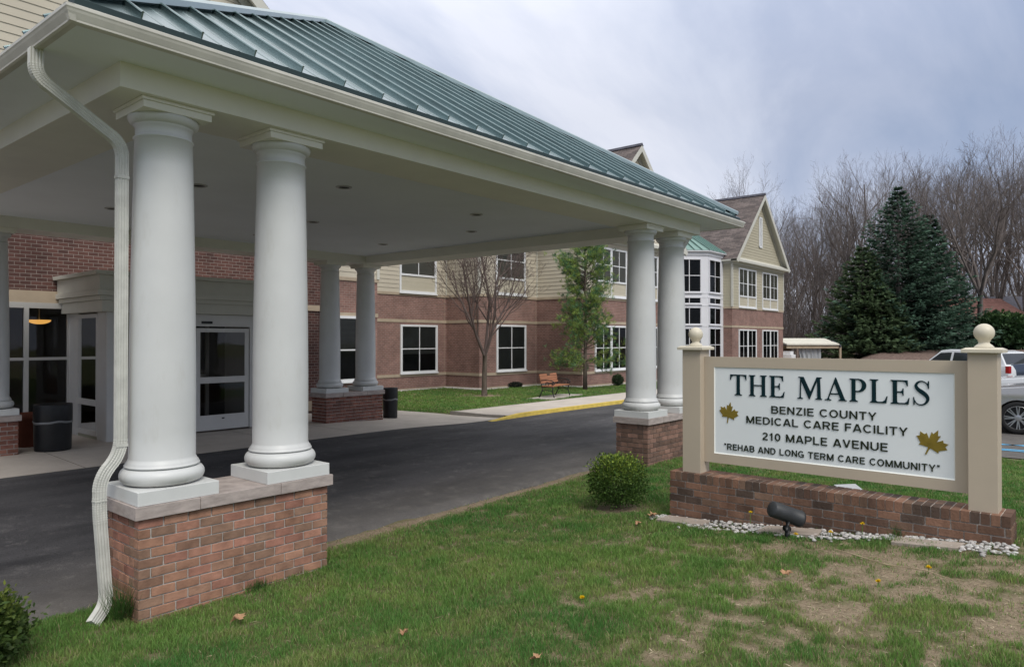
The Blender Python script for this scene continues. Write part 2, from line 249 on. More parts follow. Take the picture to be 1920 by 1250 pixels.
# ---------------- object helpers
def empty(name,loc,label=None,cat=None,group=None,rz=0):
    o=bpy.data.objects.new(name,None); S.collection.objects.link(o); o.location=loc; o.rotation_euler=(0,0,rz); o.empty_display_size=.1
    if label: o['label']=label
    if cat: o['category']=cat
    if group: o['group']=group
    return o
def tag(o,label=None,cat=None,group=None,kind=None):
    if label: o['label']=label
    if cat: o['category']=cat
    if group: o['group']=group
    if kind: o['kind']=kind
    return o
def wloc(p):
    v=Vector((0,0,0))
    while p is not None: v=v+p.location; p=p.parent
    return v
class MB:
    """collects shapes (world coordinates unless the parent is rotated) and links them as one mesh"""
    def __init__(s): s.v=[]; s.f=[]; s.m=[]; s.tone=[]; s.curm=0; s.curt=None; s.sm=[]; s.smooth=False
    def poly(s,pts):
        i=len(s.v); s.v+= [tuple(p) for p in pts]; s.f.append(tuple(range(i,i+len(pts)))); s.m.append(s.curm); s.tone.append(s.curt); s.sm.append(s.smooth)
    def mesh(s,vs,fs):
        i=len(s.v); s.v+=[tuple(p) for p in vs]
        for f in fs: s.f.append(tuple(i+k for k in f)); s.m.append(s.curm); s.tone.append(s.curt); s.sm.append(s.smooth)
    def box(s,x0,x1,y0,y1,z0,z1,T=None):
        c=[(x0,y0,z0),(x1,y0,z0),(x1,y1,z0),(x0,y1,z0),(x0,y0,z1),(x1,y0,z1),(x1,y1,z1),(x0,y1,z1)]
        if T is not None: c=[tuple(T@Vector(p)) for p in c]
        s.mesh(c,[(0,3,2,1),(4,5,6,7),(0,1,5,4),(1,2,6,5),(2,3,7,6),(3,0,4,7)])
    def tube(s,pts,rad,n=8,cap=True,T=None):
        pts=[Vector(p) for p in pts]; rings=[]; ref=None
        for i,p in enumerate(pts):
            d=(pts[min(i+1,len(pts)-1)]-pts[max(i-1,0)]).normalized()
            if ref is None:
                ref=Vector((0,0,1)) if abs(d.z)<.9 else Vector((1,0,0))
            a=d.cross(ref).normalized(); b=d.cross(a).normalized(); ref=b.cross(d)
            if ref.length<.1: ref=Vector((1,0,0))
            r=rad[i] if hasattr(rad,'__len__') else rad
            rings.append([p+r*(math.cos(2*math.pi*k/n)*a+math.sin(2*math.pi*k/n)*b) for k in range(n)])
        vs=[q for r in rings for q in r]; fs=[]
        if T is not None: vs=[T@q for q in vs]
        for i in range(len(rings)-1):
            for k in range(n): fs.append((i*n+k,i*n+(k+1)%n,(i+1)*n+(k+1)%n,(i+1)*n+k))
        if cap: fs.append(tuple(range(n-1,-1,-1))); fs.append(tuple((len(rings)-1)*n+k for k in range(n)))
        s.mesh(vs,fs)
    def lathe(s,prof,cx=0,cy=0,cz=0,n=40,T=None,capb=True,capt=True):
        vs=[];fs=[]
        for r,z in prof:
            for k in range(n):
                a=2*math.pi*k/n; vs.append(Vector((cx+r*math.cos(a),cy+r*math.sin(a),cz+z)))
        if T is not None: vs=[T@q for q in vs]
        for i in range(len(prof)-1):
            for k in range(n): fs.append((i*n+k,i*n+(k+1)%n,(i+1)*n+(k+1)%n,(i+1)*n+k))
        if capb: fs.append(tuple(range(n-1,-1,-1)))
        if capt: fs.append(tuple((len(prof)-1)*n+k for k in range(n)))
        s.mesh(vs,fs)
    def prism(s,poly,axis,a0,a1,T=None):
        """extrude a 2-D outline: axis 'x': poly=(y,z); 'y': (x,z); 'z': (x,y)"""
        def P(p,a): return {'x':(a,p[0],p[1]),'y':(p[0],a,p[1]),'z':(p[0],p[1],a)}[axis]
        n=len(poly); vs=[Vector(P(p,a0)) for p in poly]+[Vector(P(p,a1)) for p in poly]
        if T is not None: vs=[T@q for q in vs]
        s.mesh(vs,[tuple(range(n-1,-1,-1)),tuple(range(n,2*n))]+[(k,(k+1)%n,n+(k+1)%n,n+k) for k in range(n)])
    def build(s,name,mats,parent=None,shear=False,off=None,bevel=0,origin=None,autosm=False):
        if not isinstance(mats,(list,tuple)): mats=[mats]
        me=bpy.data.meshes.new(name); V=np.array([tuple(p) for p in s.v],float)
        if shear: V[:,0]-=.027*V[:,1]
        o0=np.array(origin) if origin is not None else (np.array(wloc(parent)) if parent is not None else np.zeros(3))
        if off is not None: o0=np.array(off)
        me.from_pydata((V-o0).tolist(),[],s.f)
        for mt in mats: me.materials.append(mt)
        me.polygons.foreach_set('material_index',s.m)
        uv=me.uv_layers.new(name='UVMap'); buf=np.zeros((len(me.loops),2))
        if any(t is not None for t in s.tone):
            ca=me.color_attributes.new('tone','FLOAT_COLOR','CORNER'); cb=np.ones((len(me.loops),4))
        else: ca=None
        for p in me.polygons:
            n=p.normal; li=range(p.loop_start,p.loop_start+p.loop_total)
            if abs(n.z)>.75:
                for l in li: q=V[me.loops[l].vertex_index]; buf[l]=(q[0],q[1])
            else:
                t=Vector((-n.y,n.x,0)).normalized()
                if abs(t.x)>=abs(t.y): t=t if t.x>0 else -t
                else: t=t if t.y>0 else -t
                for l in li: q=V[me.loops[l].vertex_index]; buf[l]=(q[0]*t.x+q[1]*t.y,q[2])
            if ca is not None:
                tt=s.tone[p.index] or (.5,.5,.5)
                for l in li: cb[l,:3]=tt
        uv.data.foreach_set('uv',buf.ravel())
        if ca is not None: ca.data.foreach_set('color',cb.ravel())
        me.polygons.foreach_set('use_smooth',[bool(x) for x in s.sm])
        me.update()
        o=bpy.data.objects.new(name,me); S.collection.objects.link(o)
        if parent is not None: o.parent=parent
        if origin is not None: o.location=Vector(origin)-(wloc(parent) if parent is not None else Vector((0,0,0)))
        if bevel:
            b=o.modifiers.new('b','BEVEL'); b.width=bevel; b.segments=2; b.limit_method='ANGLE'; b.angle_limit=R_(40)
        return o
def cloud(name,V,F,cols,mat,parent=None,origin=None):
    """fast mesh of many small faces: V (n,3), F list-of-arrays (tri/quad index arrays), cols per vertex (n,3)"""
    me=bpy.data.meshes.new(name); o0=np.array(origin) if origin is not None else (np.array(wloc(parent)) if parent is not None else np.zeros(3))
    V=V-o0; me.vertices.add(len(V)); me.vertices.foreach_set('co',V.astype(np.float32).ravel())
    tot=sum(f.size for f in F); nf=sum(len(f) for f in F)
    me.loops.add(tot); me.polygons.add(nf)
    me.loops.foreach_set('vertex_index',np.concatenate([f.ravel() for f in F]).astype(np.int32))
    ls=[];c=0
    for f in F: ls.append(c+np.arange(len(f))*f.shape[1]); c+=f.size
    me.polygons.foreach_set('loop_start',np.concatenate(ls).astype(np.int32))
    me.polygons.foreach_set('loop_total',np.concatenate([np.full(len(f),f.shape[1]) for f in F]).astype(np.int32))
    ca=me.color_attributes.new('tone','FLOAT_COLOR','POINT'); cc=np.ones((len(V),4)); cc[:,:3]=cols; ca.data.foreach_set('color',cc.ravel())
    me.materials.append(mat); me.update(calc_edges=True); me.validate()
    o=bpy.data.objects.new(name,me); S.collection.objects.link(o)
    if parent is not None: o.parent=parent
    if origin is not None and parent is None: o.location=origin
    return o
def slivers(P,D,Lh,Wd,cols,nrm=None):
    """n thin leaf faces (rhombus quads): centre base P, direction D*length, width"""
    n=len(P); D=D/np.linalg.norm(D,axis=1,keepdims=True)
    rv=rng.normal(size=(n,3)) if nrm is None else nrm
    Sd=np.cross(D,rv); Sd/=np.linalg.norm(Sd,axis=1,keepdims=True)+1e-9
    a=P; b=P+D*(Lh*.45)[:,None]+Sd*(Wd*.5)[:,None]; c=P+D*Lh[:,None]; d=P+D*(Lh*.45)[:,None]-Sd*(Wd*.5)[:,None]
    V=np.stack([a,b,c,d],1).reshape(-1,3); F=np.arange(4*n).reshape(n,4)
    return V,F,np.repeat(cols,4,0)
def copy_tree(o,parent=None):
    c=o.copy(); S.collection.objects.link(c); c.parent=parent
    for ch in o.children: copy_tree(ch,c)
    return c

# ================= GROUND
def terrain():
    fx=np.unique(np.round(np.concatenate([np.linspace(-200,-8,14),np.linspace(-8,-3,12),np.arange(-3,14,.1),np.linspace(14,60,47),np.linspace(60,320,30)]),3))
    fy=np.unique(np.round(np.concatenate([np.linspace(-260,-9,22),np.linspace(-9,-6.2,6),np.arange(-6.2,1,.1),np.linspace(1,20,40),np.linspace(20,60,21),np.linspace(60,300,16)]),3))
    X,Y=np.meshgrid(fx,fy,indexing='ij'); Z=H(X,Y)
    near=(X>-3)&(X<13.5)&(Y<1)&(Y>-6.5)
    Z=Z+np.where(near,(fbm(X,Y,.5,3)-.5)*.035,0)
    pave=((Y>.66)&(Y<8.95)&(X>-30)&(X<60))|((X>13.3)&(Y>-60)&(Y<8.95)&(X<48)); Z=Z-np.where(pave,.03,0)
    Z=Z-np.where((X>-13.5)&(X<50.5)&(Y>12.2)&(Y<29),.12,0)*0
    soil=soilf(X,Y)
    nx,ny=X.shape; V=np.stack([X,Y,Z],-1).reshape(-1,3); I=np.arange(nx*ny).reshape(nx,ny)
    F=np.stack([I[:-1,:-1],I[1:,:-1],I[1:,1:],I[:-1,1:]],-1).reshape(-1,4)
    o=cloud('ground',V,[F],np.repeat(soil.reshape(-1,1),3,1),M['ground']); o.data.polygons.foreach_set('use_smooth',[True]*len(F)); tag(o,kind='structure')
def soilf(X,Y):
    p=fbm(X,Y,.55,11); q=fbm(X,Y,.24,5)
    # worn patches in front of the sign and toward the lower right, dead strip along the asphalt edge
    wear=np.exp(-(((X-2.9)/2.1)**2+((Y+4.9)/1.9)**2))*1.25+np.exp(-(((X-4.1)/.9)**2+((Y+3.5)/1.2)**2))*.6+np.exp(-(((X-2.2)/1.0)**2+((Y+3.2)/.8)**2))*.35
    s=np.clip((p*.45+q*.5+fbm(X,Y,.09,8)*.6-.90+wear*.235)*4.2,0,.95)
    edge=np.exp(-((Y-.58)/.17)**2)*(X>1.8)*(X<12.5)*(.75+.9*q); s=np.maximum(s,np.clip(edge,0,1))
    s=np.maximum(s,np.exp(-(((X-5.33)**2+(Y+1.2)**2)/.13))*1.0)          # bare ring under the boxwood
    s=np.maximum(s,np.clip(1.6-((X-18.84)**2+(Y-13.5)**2)/.6,0,1)*q*1.6)
    f=(X+2.384)*.763+(Y+5.976)*.6465; s=np.maximum(s,ssn(f,47,50)*(1-.25*q))
    return np.clip(s,0,1)
terrain()
def drape(name,rects,dz,mat,step=.5,skirt=0,label=None):
    b=MB(); b.smooth=True
    for (x0,x1,y0,y1) in rects:
        xs=np.linspace(x0,x1,max(2,int((x1-x0)/step)+1)); ys=np.linspace(y0,y1,max(2,int((y1-y0)/step)+1))
        X,Y=np.meshgrid(xs,ys,indexing='ij'); Z=H(X,Y)+dz; nx,ny=X.shape
        I=np.arange(nx*ny).reshape(nx,ny); V=np.stack([X,Y,Z],-1).reshape(-1,3)
        F=np.stack([I[:-1,:-1],I[1:,:-1],I[1:,1:],I[:-1,1:]],-1).reshape(-1,4)
        b.mesh(V.tolist(),[tuple(f) for f in F.tolist()])
    o=b.build(name,mat); tag(o,kind='structure'); return o
# drive: front edge wavers a little like laid asphalt
def drive():
    b=MB(); b.smooth=True
    xs=np.concatenate([np.arange(-30,-3,1.0),np.arange(-3,13.31,.05)]); 
    ys=[0,.06,.3,.8,1.6,2.4,3.2,4.0,4.8,5.5,6.0]
    V=[]
    for x in xs:
        e=.70+(.03*math.sin(x*2.1)+.045*(float(vnoise(x,0,.45,9))-.5)*2+.04*(float(vnoise(x,3,.13,6))-.5)*2)-1.6*max(0,(x-10.2)/3.1)**2.2
        y1=6.85
        for j,yy in enumerate(ys):
            y=e+(y1-e)*yy/6.0; z=hz(x,y)+(.018 if j>0 else -.035); V.append((x,y,z))
    n=len(ys); F=[(i*n+j,(i+1)*n+j,(i+1)*n+j+1,i*n+j+1) for i in range(len(xs)-1) for j in range(n-1)]
    b.mesh(V,F); o=b.build('asphalt_drive',M['asphalt']); tag(o,kind='structure')
drive()
def mulch():
    b=MB(); b.smooth=True; nf,nr=26,40; V=[]
    for i in range(nf):
        f=45.5+i*.7
        for j in range(nr):
            r=.465+j*.012; x=CAM[0]+f*(.763+.6465*r); y=CAM[1]+f*(.6465-.763*r); V.append((x,y,hz(x,y)+.03+.10*float(fbm(x,y,1.1,4))))
    b.mesh(V,[(i*nr+j,i*nr+j+1,(i+1)*nr+j+1,(i+1)*nr+j) for i in range(nf-1) for j in range(nr-1)])
    tag(b.build('mulch_bank',pm('bark_mulch',(.165,.118,.10),.95,.1,var=.55,vs=6,bump=.8,bs=14)),kind='structure')
mulch()
drape('parking_lot',[(13.3,48,-60,6.6)],.018,M['asphalt'],1.0)
drape('entry_walk',[(-30,12.4,6.85,11.9)],.022,M['conc'],.45)
drape('sidewalk',[(12.4,36,6.72,8.92)],.10,M['conc'],.4)
def kerbs():
    b=MB(); n=60; xs=np.linspace(11.6,36,n)
    for a,c in zip(xs[:-1],xs[1:]):
        ra=min(1,max(0,(a-11.6)/1.2)); rc=min(1,max(0,(c-11.6)/1.2))
        za,zc=hz(a,6.6),hz(c,6.6); ta,tc_=za+.022+.10*ra,zc+.022+.10*rc
        b.mesh([(a,6.58,za),(c,6.58,zc),(c,6.60,tc_),(a,6.60,ta),(a,6.73,ta),(c,6.73,tc_),(a,6.73,za-.02),(c,6.73,zc-.02)],[(0,1,2,3),(3,2,5,4),(4,5,7,6)])
    o=b.build('kerb',M['yellow']); tag(o,kind='structure')
    b=MB(); b.box(12.38,12.42,6.85,8.92,-.05,hz(12.4,7.5)+.10); b.box(12.4,36,8.92,8.98,-.05,.16)
    tag(b.build('walk_edge',M['kerbc']),kind='structure')
kerbs()
def markings():
    b=MB()
    for (x0,y0,x1,y1) in [(14.6,-3.2,15.9,-6.6),(14.3,-4.0,14.6,-6.9),(15.2,-3.4,14.7,-9),(14.2,-3.9,14.15,-9)]:
        d=Vector((x1-x0,y1-y0,0)).normalized(); n=Vector((-d.y,d.x,0))*.05
        p=[Vector((x0,y0,0))+n,Vector((x1,y1,0))+n,Vector((x1,y1,0))-n,Vector((x0,y0,0))-n]
        b.poly([(q.x,q.y,hz(q.x,q.y)+.024) for q in p])
    tag(b.build('blue_markings',M['bluepaint']),kind='structure')
markings()

# ================= BRICKS as real geometry
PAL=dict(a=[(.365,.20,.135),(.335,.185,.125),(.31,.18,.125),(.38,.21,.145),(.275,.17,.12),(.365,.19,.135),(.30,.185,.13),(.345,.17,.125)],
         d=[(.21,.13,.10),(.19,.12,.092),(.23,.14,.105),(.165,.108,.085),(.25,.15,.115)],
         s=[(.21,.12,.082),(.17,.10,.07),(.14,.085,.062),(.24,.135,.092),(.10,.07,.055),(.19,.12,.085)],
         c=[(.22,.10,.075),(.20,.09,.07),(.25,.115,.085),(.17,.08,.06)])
def brick_block(x0,x1,y0,y1,zt,z0,pal,T=None,rowlock=False,cr=.081,faces='all',jit=.0015):
    """running-bond bricks around a rectangular block with a recessed mortar core; top at zt"""
    b=MB(); g=.0115; ins=.010; rnd=random.Random(int(x0*97+y0*31+zt*11)&0xffff)
    b.curm=1; b.box(x0+ins,x1-ins,y0+ins,y1-ins,z0,zt-.004,T)
    b.curm=0
    def brk(a0,a1,b0,b1,c0,c1):
        col=rnd.choice(PAL[pal]); k=rnd.uniform(.82,1.15); b.curt=tuple(c*k for c in col)
        j=lambda: rnd.uniform(-jit,jit)
        cs=[(a0,b0,c0),(a1,b0,c0),(a1,b1,c0),(a0,b1,c0),(a0,b0,c1),(a1,b0,c1),(a1,b1,c1),(a0,b1,c1)]
        cs=[Vector((p[0]+j(),p[1]+j(),p[2]+j())) for p in cs]
        if T is not None: cs=[T@q for q in cs]
        b.mesh(cs,[(0,3,2,1),(4,5,6,7),(0,1,5,4),(1,2,6,5),(2,3,7,6),(3,0,4,7)])
    top=zt
    if rowlock:
        n=int(round((x1-x0)/.0765)); s=(x1-x0)/n
        for i in range(n): 
            w=x0+i*s
            if y1-y0>.3:
                ym=y0+(y1-y0)*.52+rnd.uniform(-.01,.01); brk(w+g*.35,w+s-g*.35,y0,ym-g*.4,zt-.10,zt); brk(w+g*.35,w+s-g*.35,ym+g*.4,y1,zt-.10,zt)
            else: brk(w+g*.35,w+s-g*.35,y0,y1,zt-.10,zt)
        top=zt-.110
    rows=int(math.ceil((top-z0)/cr)); th=.09
    for r in range(rows):
        c1=top-r*cr-(0 if rowlock else g); c0=top-(r+1)*cr
        if rowlock: c0+=g
        if c0<z0-cr: break
        odd=r%2
        for face,(L0,L1) in (('f',(x0,x1)),('b',(x0,x1)),('l',(y0,y1)),('r',(y0,y1))):
            # corners belong to f/b on even rows (full brick) and show a header on l/r
            p=L0+(.0 if face in 'fb' else (th+g if not odd else th+g))
            end=L1-(0 if face in 'fb' else th+g)
            first=True
            while p<end-.02:
                w=.193 if not(first and ((odd and face in 'fb') or (not odd and face in 'lr'))) else .0915
                q=min(p+w,end)
                if end-q<.05: q=end
                if face=='f': brk(p,q,y0,y0+th,c0,c1)
                elif face=='b': brk(p,q,y1-th,y1,c0,c1)
                elif face=='l': brk(x0,x0+th,p,q,c0,c1)
                else: brk(x1-th,x1,p,q,c0,c1)
                p=q+g; first=False
    return b

# ================= ENTRANCE CANOPY
CZ=4.50; BZ=4.30
canopy=empty('entrance_canopy',(5.0,4.7,0),'large drive-through entrance canopy with teal metal hip roof on white columns','canopy')
SH=lambda x,y:(x-.027*y,y)
def column(x,y):
    x,y=SH(x,y); o=MB(); o.smooth=True
    z0=1.067; pr=[]
    def arc(cr,cz,r,a0,a1,n=8): return [(cr+r*math.cos(R_(a0+(a1-a0)*i/n)),cz+r*math.sin(R_(a0+(a1-a0)*i/n))) for i in range(n+1)]
    pr+=arc(.268,z0+.075,.07,-90,90,12)
    pr+=[(.300,z0+.150),(.300,z0+.162),(.290,z0+.166),(.290,z0+.180),(.276,z0+.196),(.268,z0+.215)]
    zb=z0+.22; zt=4.02
    for i in range(13):
        t=i/12; pr.append((.266-.036*max(0,(t-.2)/.8)**1.5,zb+(zt-zb)*t))
    pr+=[(.236,4.022),(.243,4.032),(.236,4.042),(.229,4.046),(.226,4.052),(.226,4.125),(.232,4.128),(.232,4.136)]
    pr+=arc(.226,4.200,.056,-80,-5,7)
    pr+=[(.284,4.212)]
    o.lathe(pr,x,y,0,64)
    c=o.build('column',M['column'],canopy,origin=(x,y,z0))
    p=MB(); p.box(x-.34,x+.34,y-.34,y+.34,.952,1.067); p.build('plinth',M['plinth'],c,bevel=.004,off=(x,y,z0))
    a=MB(); a.box(x-.288,x+.288,y-.288,y+.288,4.212,4.272); a.box(x-.305,x+.305,y-.305,y+.305,4.272,4.299); a.build('capital',M['beam'],c,bevel=.004,off=(x,y,z0))
def pedestal(x0,y0,zb,pal,mort):
    x0,y0=SH(x0,y0); x1=x0+1.80; y1=y0+.63
    b=brick_block(x0,x1,y0,y1,.846,zb,pal); p=b.build('brick_pedestal',[M['bricks'],M[mort]],canopy,origin=(x0,y0,zb),bevel=0)
    m=p.modifiers.new('b','BEVEL'); m.width=.0025; m.segments=1; m.limit_method='ANGLE'
    s=MB(); xs=[x0-.04,x0+.49,x0+1.26,x1+.04]
    for i in range(3):
        s.box(xs[i]+(.003 if i else 0),xs[i+1]-(.003 if i<2 else 0),y0-.04,y1+.04,.846+.002*(i%2),.950+.001*(i==1))
    s.box(xs[0]+.02,xs[3]-.02,y0-.03,y1+.03,.85,.944)
    s.build('cap_stone',M['stone'],p,bevel=.003,off=(x0,y0,zb))
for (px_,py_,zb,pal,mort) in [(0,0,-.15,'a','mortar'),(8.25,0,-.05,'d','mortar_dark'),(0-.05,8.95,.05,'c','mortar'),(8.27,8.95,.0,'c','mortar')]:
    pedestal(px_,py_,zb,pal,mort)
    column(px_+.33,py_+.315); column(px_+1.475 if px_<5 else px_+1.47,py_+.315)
def canopy_top():
    X0,X1,Y0,Y1=-.177,10.19,-.05,9.65; wd=.735
    b=MB()   # beams ring
    def ring(x0,x1,y0,y1,z0,z1,d):
        b.mesh([(x0,y0,z0),(x1,y0,z0),(x1,y1,z0),(x0,y1,z0),(x0+d,y0+d,z0),(x1-d,y0+d,z0),(x1-d,y1-d,z0),(x0+d,y1-d,z0)]+
               [(x0,y0,z1),(x1,y0,z1),(x1,y1,z1),(x0,y1,z1),(x0+d,y0+d,z1),(x1-d,y0+d,z1),(x1-d,y1-d,z1),(x0+d,y1-d,z1)],
               [(0,4,5,1),(1,5,6,2),(2,6,7,3),(3,7,4,0),(0,1,9,8),(1,2,10,9),(2,3,11,10),(3,0,8,11),(4,12,13,5),(5,13,14,6),(6,14,15,7),(7,15,12,4)])
    ring(X0,X1,Y0,Y1,BZ,CZ+.01,wd); b.build('beam',M['beam'],canopy,shear=True,bevel=.004)
    b=MB(); b.box(X0+.03,X1-.03,Y0+.03,Y1-.03,CZ+.002,CZ+.05); b.build('ceiling',M['ceil'],canopy,shear=True)
    gx0,gx1,gy0,gy1=-.735,11.05,-.585,10.2
    b=MB(); d=.10; x0,x1,y0,y1=gx0+d,gx1-d,gy0+d,gy1-d; i=X0+.035,X1-.035,Y0+.035,Y1-.035
    z=CZ
    b.mesh([(x0,y0,z),(x1,y0,z),(x1,y1,z),(x0,y1,z),(i[0],i[2],z),(i[1],i[2],z),(i[1],i[3],z),(i[0],i[3],z)],[(0,4,5,1),(1,5,6,2),(2,6,7,3),(3,7,4,0)])
    b.build('soffit',M['ceil'],canopy,shear=True)
    # gutter: K profile mitred round the eave (o = distance inward from the lip)
    prof=[(.118,4.503),(.052,4.494),(.036,4.500),(.034,4.513),(.030,4.520),(.012,4.556),(.006,4.572),(.0,4.582),(.0,4.604),(.010,4.610),(.016,4.604),(.016,4.590),(.024,4.575),(.11,4.575),(.118,4.60)]
    g=MB(); rings=[[(gx0+o,gy0+o,z),(gx1-o,gy0+o,z),(gx1-o,gy1-o,z),(gx0+o,gy1-o,z)] for o,z in prof]
    vs=[p for r in rings for p in r]; fs=[]
    for a in range(len(prof)-1):
        for k in range(4): fs.append((a*4+k,a*4+(k+1)%4,(a+1)*4+(k+1)%4,(a+1)*4+k))
    g.mesh(vs,fs)
    # mitre strips at the corners
    for cx,cy,sx,sy in ((gx0,gy0,1,1),(gx1,gy0,-1,1)):
        g.mesh([(cx-.001*sx,cy-.001*sy,4.604),(cx+.05*sx,cy-.002*sy,4.604),(cx+.075*sx,cy+.036*sy-.003*sy,4.500),(cx+.030*sx,cy+.032*sy,4.500)],[(0,1,2,3)])
        g.mesh([(cx-.001*sx,cy-.001*sy,4.604),(cx-.002*sx,cy+.05*sy,4.604),(cx+.036*sx-.003*sx,cy+.075*sy,4.500),(cx+.032*sx,cy+.030*sy,4.500)],[(0,1,2,3)])
    g.build('gutter',M['gutter'],canopy,shear=True)
    # roof
    ex0,ex1,ey0,ey1=gx0+.075,gx1-.075,gy0+.075,gy1-.075; ez=4.685; A=Vector((5.16,4.8,8.02))
    cs=[Vector((ex0,ey0,ez)),Vector((ex1,ey0,ez)),Vector((ex1,ey1,ez)),Vector((ex0,ey1,ez))]
    r=MB()
    for k in range(4): r.poly([cs[k],cs[(k+1)%4],A])
    r.curm=1
    for k in range(4): a,c=cs[k],cs[(k+1)%4]; r.poly([a,c,c-Vector((0,0,.085)),a-Vector((0,0,.085))])
    r.curm=0
    # pencil ribs between the seams
    def slope(c0,c1,step,start):
        e=(c1-c0); L=e.length; e=e.normalized(); up_h=Vector((A.x,A.y,0))-Vector((c0.x,c0.y,0)); inn=Vector((-e.y,e.x,0)); dist=up_h.dot(inn); along=up_h.dot(e); rise=A.z-ez
        n=(inn*-rise+Vector((0,0,dist))).normalized()
        if n.z<0: n=-n
        s=start
        while s<L-.05:
            t=s/along if s<along else (L-s)/(L-along); t=min(t,1)
            base=c0+e*s; p0=base+(inn*dist+Vector((0,0,rise)))*.006; p1=base+(inn*dist+Vector((0,0,rise)))*max(.012,t-.012)
            h_=.046; hw=.006
            r.mesh([p0-e*hw,p0+e*hw,p0+e*hw+n*h_,p0-e*hw+n*h_,p1-e*hw,p1+e*hw,p1+e*hw+n*h_,p1-e*hw+n*h_],[(0,1,2,3),(4,7,6,5),(0,3,7,4),(1,5,6,2),(3,2,6,7)])
            q0=p0+n*h_; q1=p1+n*h_; r.mesh([q0-e*.011-n*.004,q0-e*.006+n*.006,q0+e*.006+n*.006,q0+e*.011-n*.004,q1-e*.011-n*.004,q1-e*.006+n*.006,q1+e*.006+n*.006,q1+e*.011-n*.004],[(0,4,5,1),(1,5,6,2),(2,6,7,3),(0,1,2,3)])
            for dd in (.15,.30):
                s2=s+dd
                if s2<L-.08:
                    t2=min(1,s2/along if s2<along else (L-s2)/(L-along)); q0=c0+e*s2; q1=q0+(inn*dist+Vector((0,0,rise)))*max(.01,t2-.02)
                    r.mesh([q0-e*.012+n*.001,q0+e*.012+n*.001,q0+n*.006,q1-e*.012+n*.001,q1+e*.012+n*.001,q1+n*.006],[(0,3,5,2),(2,5,4,1)])
            s+=step
    slope(cs[0],cs[1],.457,.46); slope(cs[3],cs[0],.457,.40); slope(cs[1],cs[2],.457,.35)
    ro=r.build('roof',[M['roof'],pm('drip_edge_dark_reflection',(.018,.036,.038),.5,.3,var=.1)],canopy,shear=True)  # drip edge coloured dark to stand for the ground mirrored in its metal
    h=MB()
    for k in (0,1,2,3):
        a=cs[k]; d=(A-a); L=d.length; d.normalize(); sd=Vector((-d.y,d.x,0)).normalized(); up=sd.cross(d); up=up if up.z>0 else -up
        p0=a+d*.10; w2=.085
        pr=[(-w2,.006),(-w2,.060),(-.02,.096),(.02,.096),(w2,.060),(w2,.006)]
        v=[p0+sd*u_+up*v_ for u_,v_ in pr]+[A+sd*u_+up*v_ for u_,v_ in pr]
        h.mesh(v,[(i,i+1,7+i,6+i) for i in range(5)]+[tuple(range(5,-1,-1))])
    h.build('hip_cap',M['hip'],ro,shear=True,off=tuple(wloc(canopy)))
    for (lx,ly) in [(2.35,3.89),(3.75,2.40),(5.19,5.31),(6.60,2.46),(7.95,3.86),(8.02,6.74),(2.24,6.73),(5.4,7.6)]:
        l=MB(); l.curm=0; l.smooth=True; l.lathe([(.115,0),(.118,-.006),(.105,-.013),(.082,-.013),(.078,0)],lx,ly,CZ+.001,28,capb=False,capt=False)
        l.curm=1; l.lathe([(.079,-.004),(.05,-.0045)],lx,ly,CZ+.001,28,capb=False)
        l.build('downlight',[M['steel'],M['dark']],canopy,origin=(lx,ly,CZ))
canopy_top()
def downspout(pts,name='downspout',wd=(.086,.064),crinkle=(),parent=canopy):
    P=[Vector(p) for p in pts]
    # Catmull-like resample with rounded corners
    out=[];k=[]
    for i,p in enumerate(P):
        if i in (0,len(P)-1): out.append(p); k.append(0); continue
        a=(P[i-1]-p); c=(P[i+1]-p); r=min(.11,a.length*.45,c.length*.45); A_=p+a.normalized()*r; C_=p+c.normalized()*r
        n=22
        for j in range(n+1):
            t=j/n; out.append(A_*(1-t)**2+p*2*t*(1-t)+C_*t*t); k.append(1 if j%2 else .001)
    # cross-section: corrugated rectangle
    sec=[]; W2,D2=wd[0]/2,wd[1]/2
    for side in range(4):
        n=12
        for j in range(n):
            t=-1+2*j/n; rib=.0045*(1 if (j%3)==1 else 0)
            if side==0: sec.append((t*W2,-D2+rib))
            if side==1: sec.append((W2-rib,t*D2))
            if side==2: sec.append((-t*W2,D2-rib))
            if side==3: sec.append((-W2+rib,-t*D2))
    b=MB(); rings=[]; nrm0=Vector((0.0,1,0))
    for i,p in enumerate(out):
        d=(out[min(i+1,len(out)-1)]-out[max(i-1,0)]).normalized()
        u=Vector((0,1,0)); u=(u-d*u.dot(d)).normalized(); v=d.cross(u).normalized()
        s=1+(.05 if k[i]==1 else 0)
        rings.append([p+v*(q[0]*s)*-1+u*(q[1]*s) for q in sec])
    n=len(sec); vs=[q for r in rings for q in r]; fs=[(i*n+j,i*n+(j+1)%n,(i+1)*n+(j+1)%n,(i+1)*n+j) for i in range(len(rings)-1) for j in range(n)]
    fs+= [tuple(range(n-1,-1,-1)),tuple((len(rings)-1)*n+j for j in range(n))]
    b.mesh(vs,fs)
    return b,out
def spouts():
    b,_=downspout([(-.68,.20,4.50),(-.68,.20,4.30),(-.02,.32,3.94),(-.02,.32,1.36),(-.175,.33,1.16),(-.175,.33,.90),(-.13,.30,.14),(-.26,.22,.03)])
    # slip joints
    for z,x in ((3.66,-.02),(1.42,-.02),(.98,-.175)):
        b.box(x-.047,x+.047,.32-.036,.32+.038,z-.012,z+.012) if x>-.1 else b.box(x-.047,x+.047,.33-.036,.33+.036,z-.006,z+.006)
    b.build('downspout',M['spout'],canopy,origin=(-.02,.32,.03))
    b,_=downspout([(10.75,.5,4.50),(10.75,.5,4.34),(10.04,.33,3.98),(10.04,.33,.3)],wd=(.10,.075))
    b.build('downspout',M['trim'],canopy,origin=(10.0,.33,.3))
spouts()

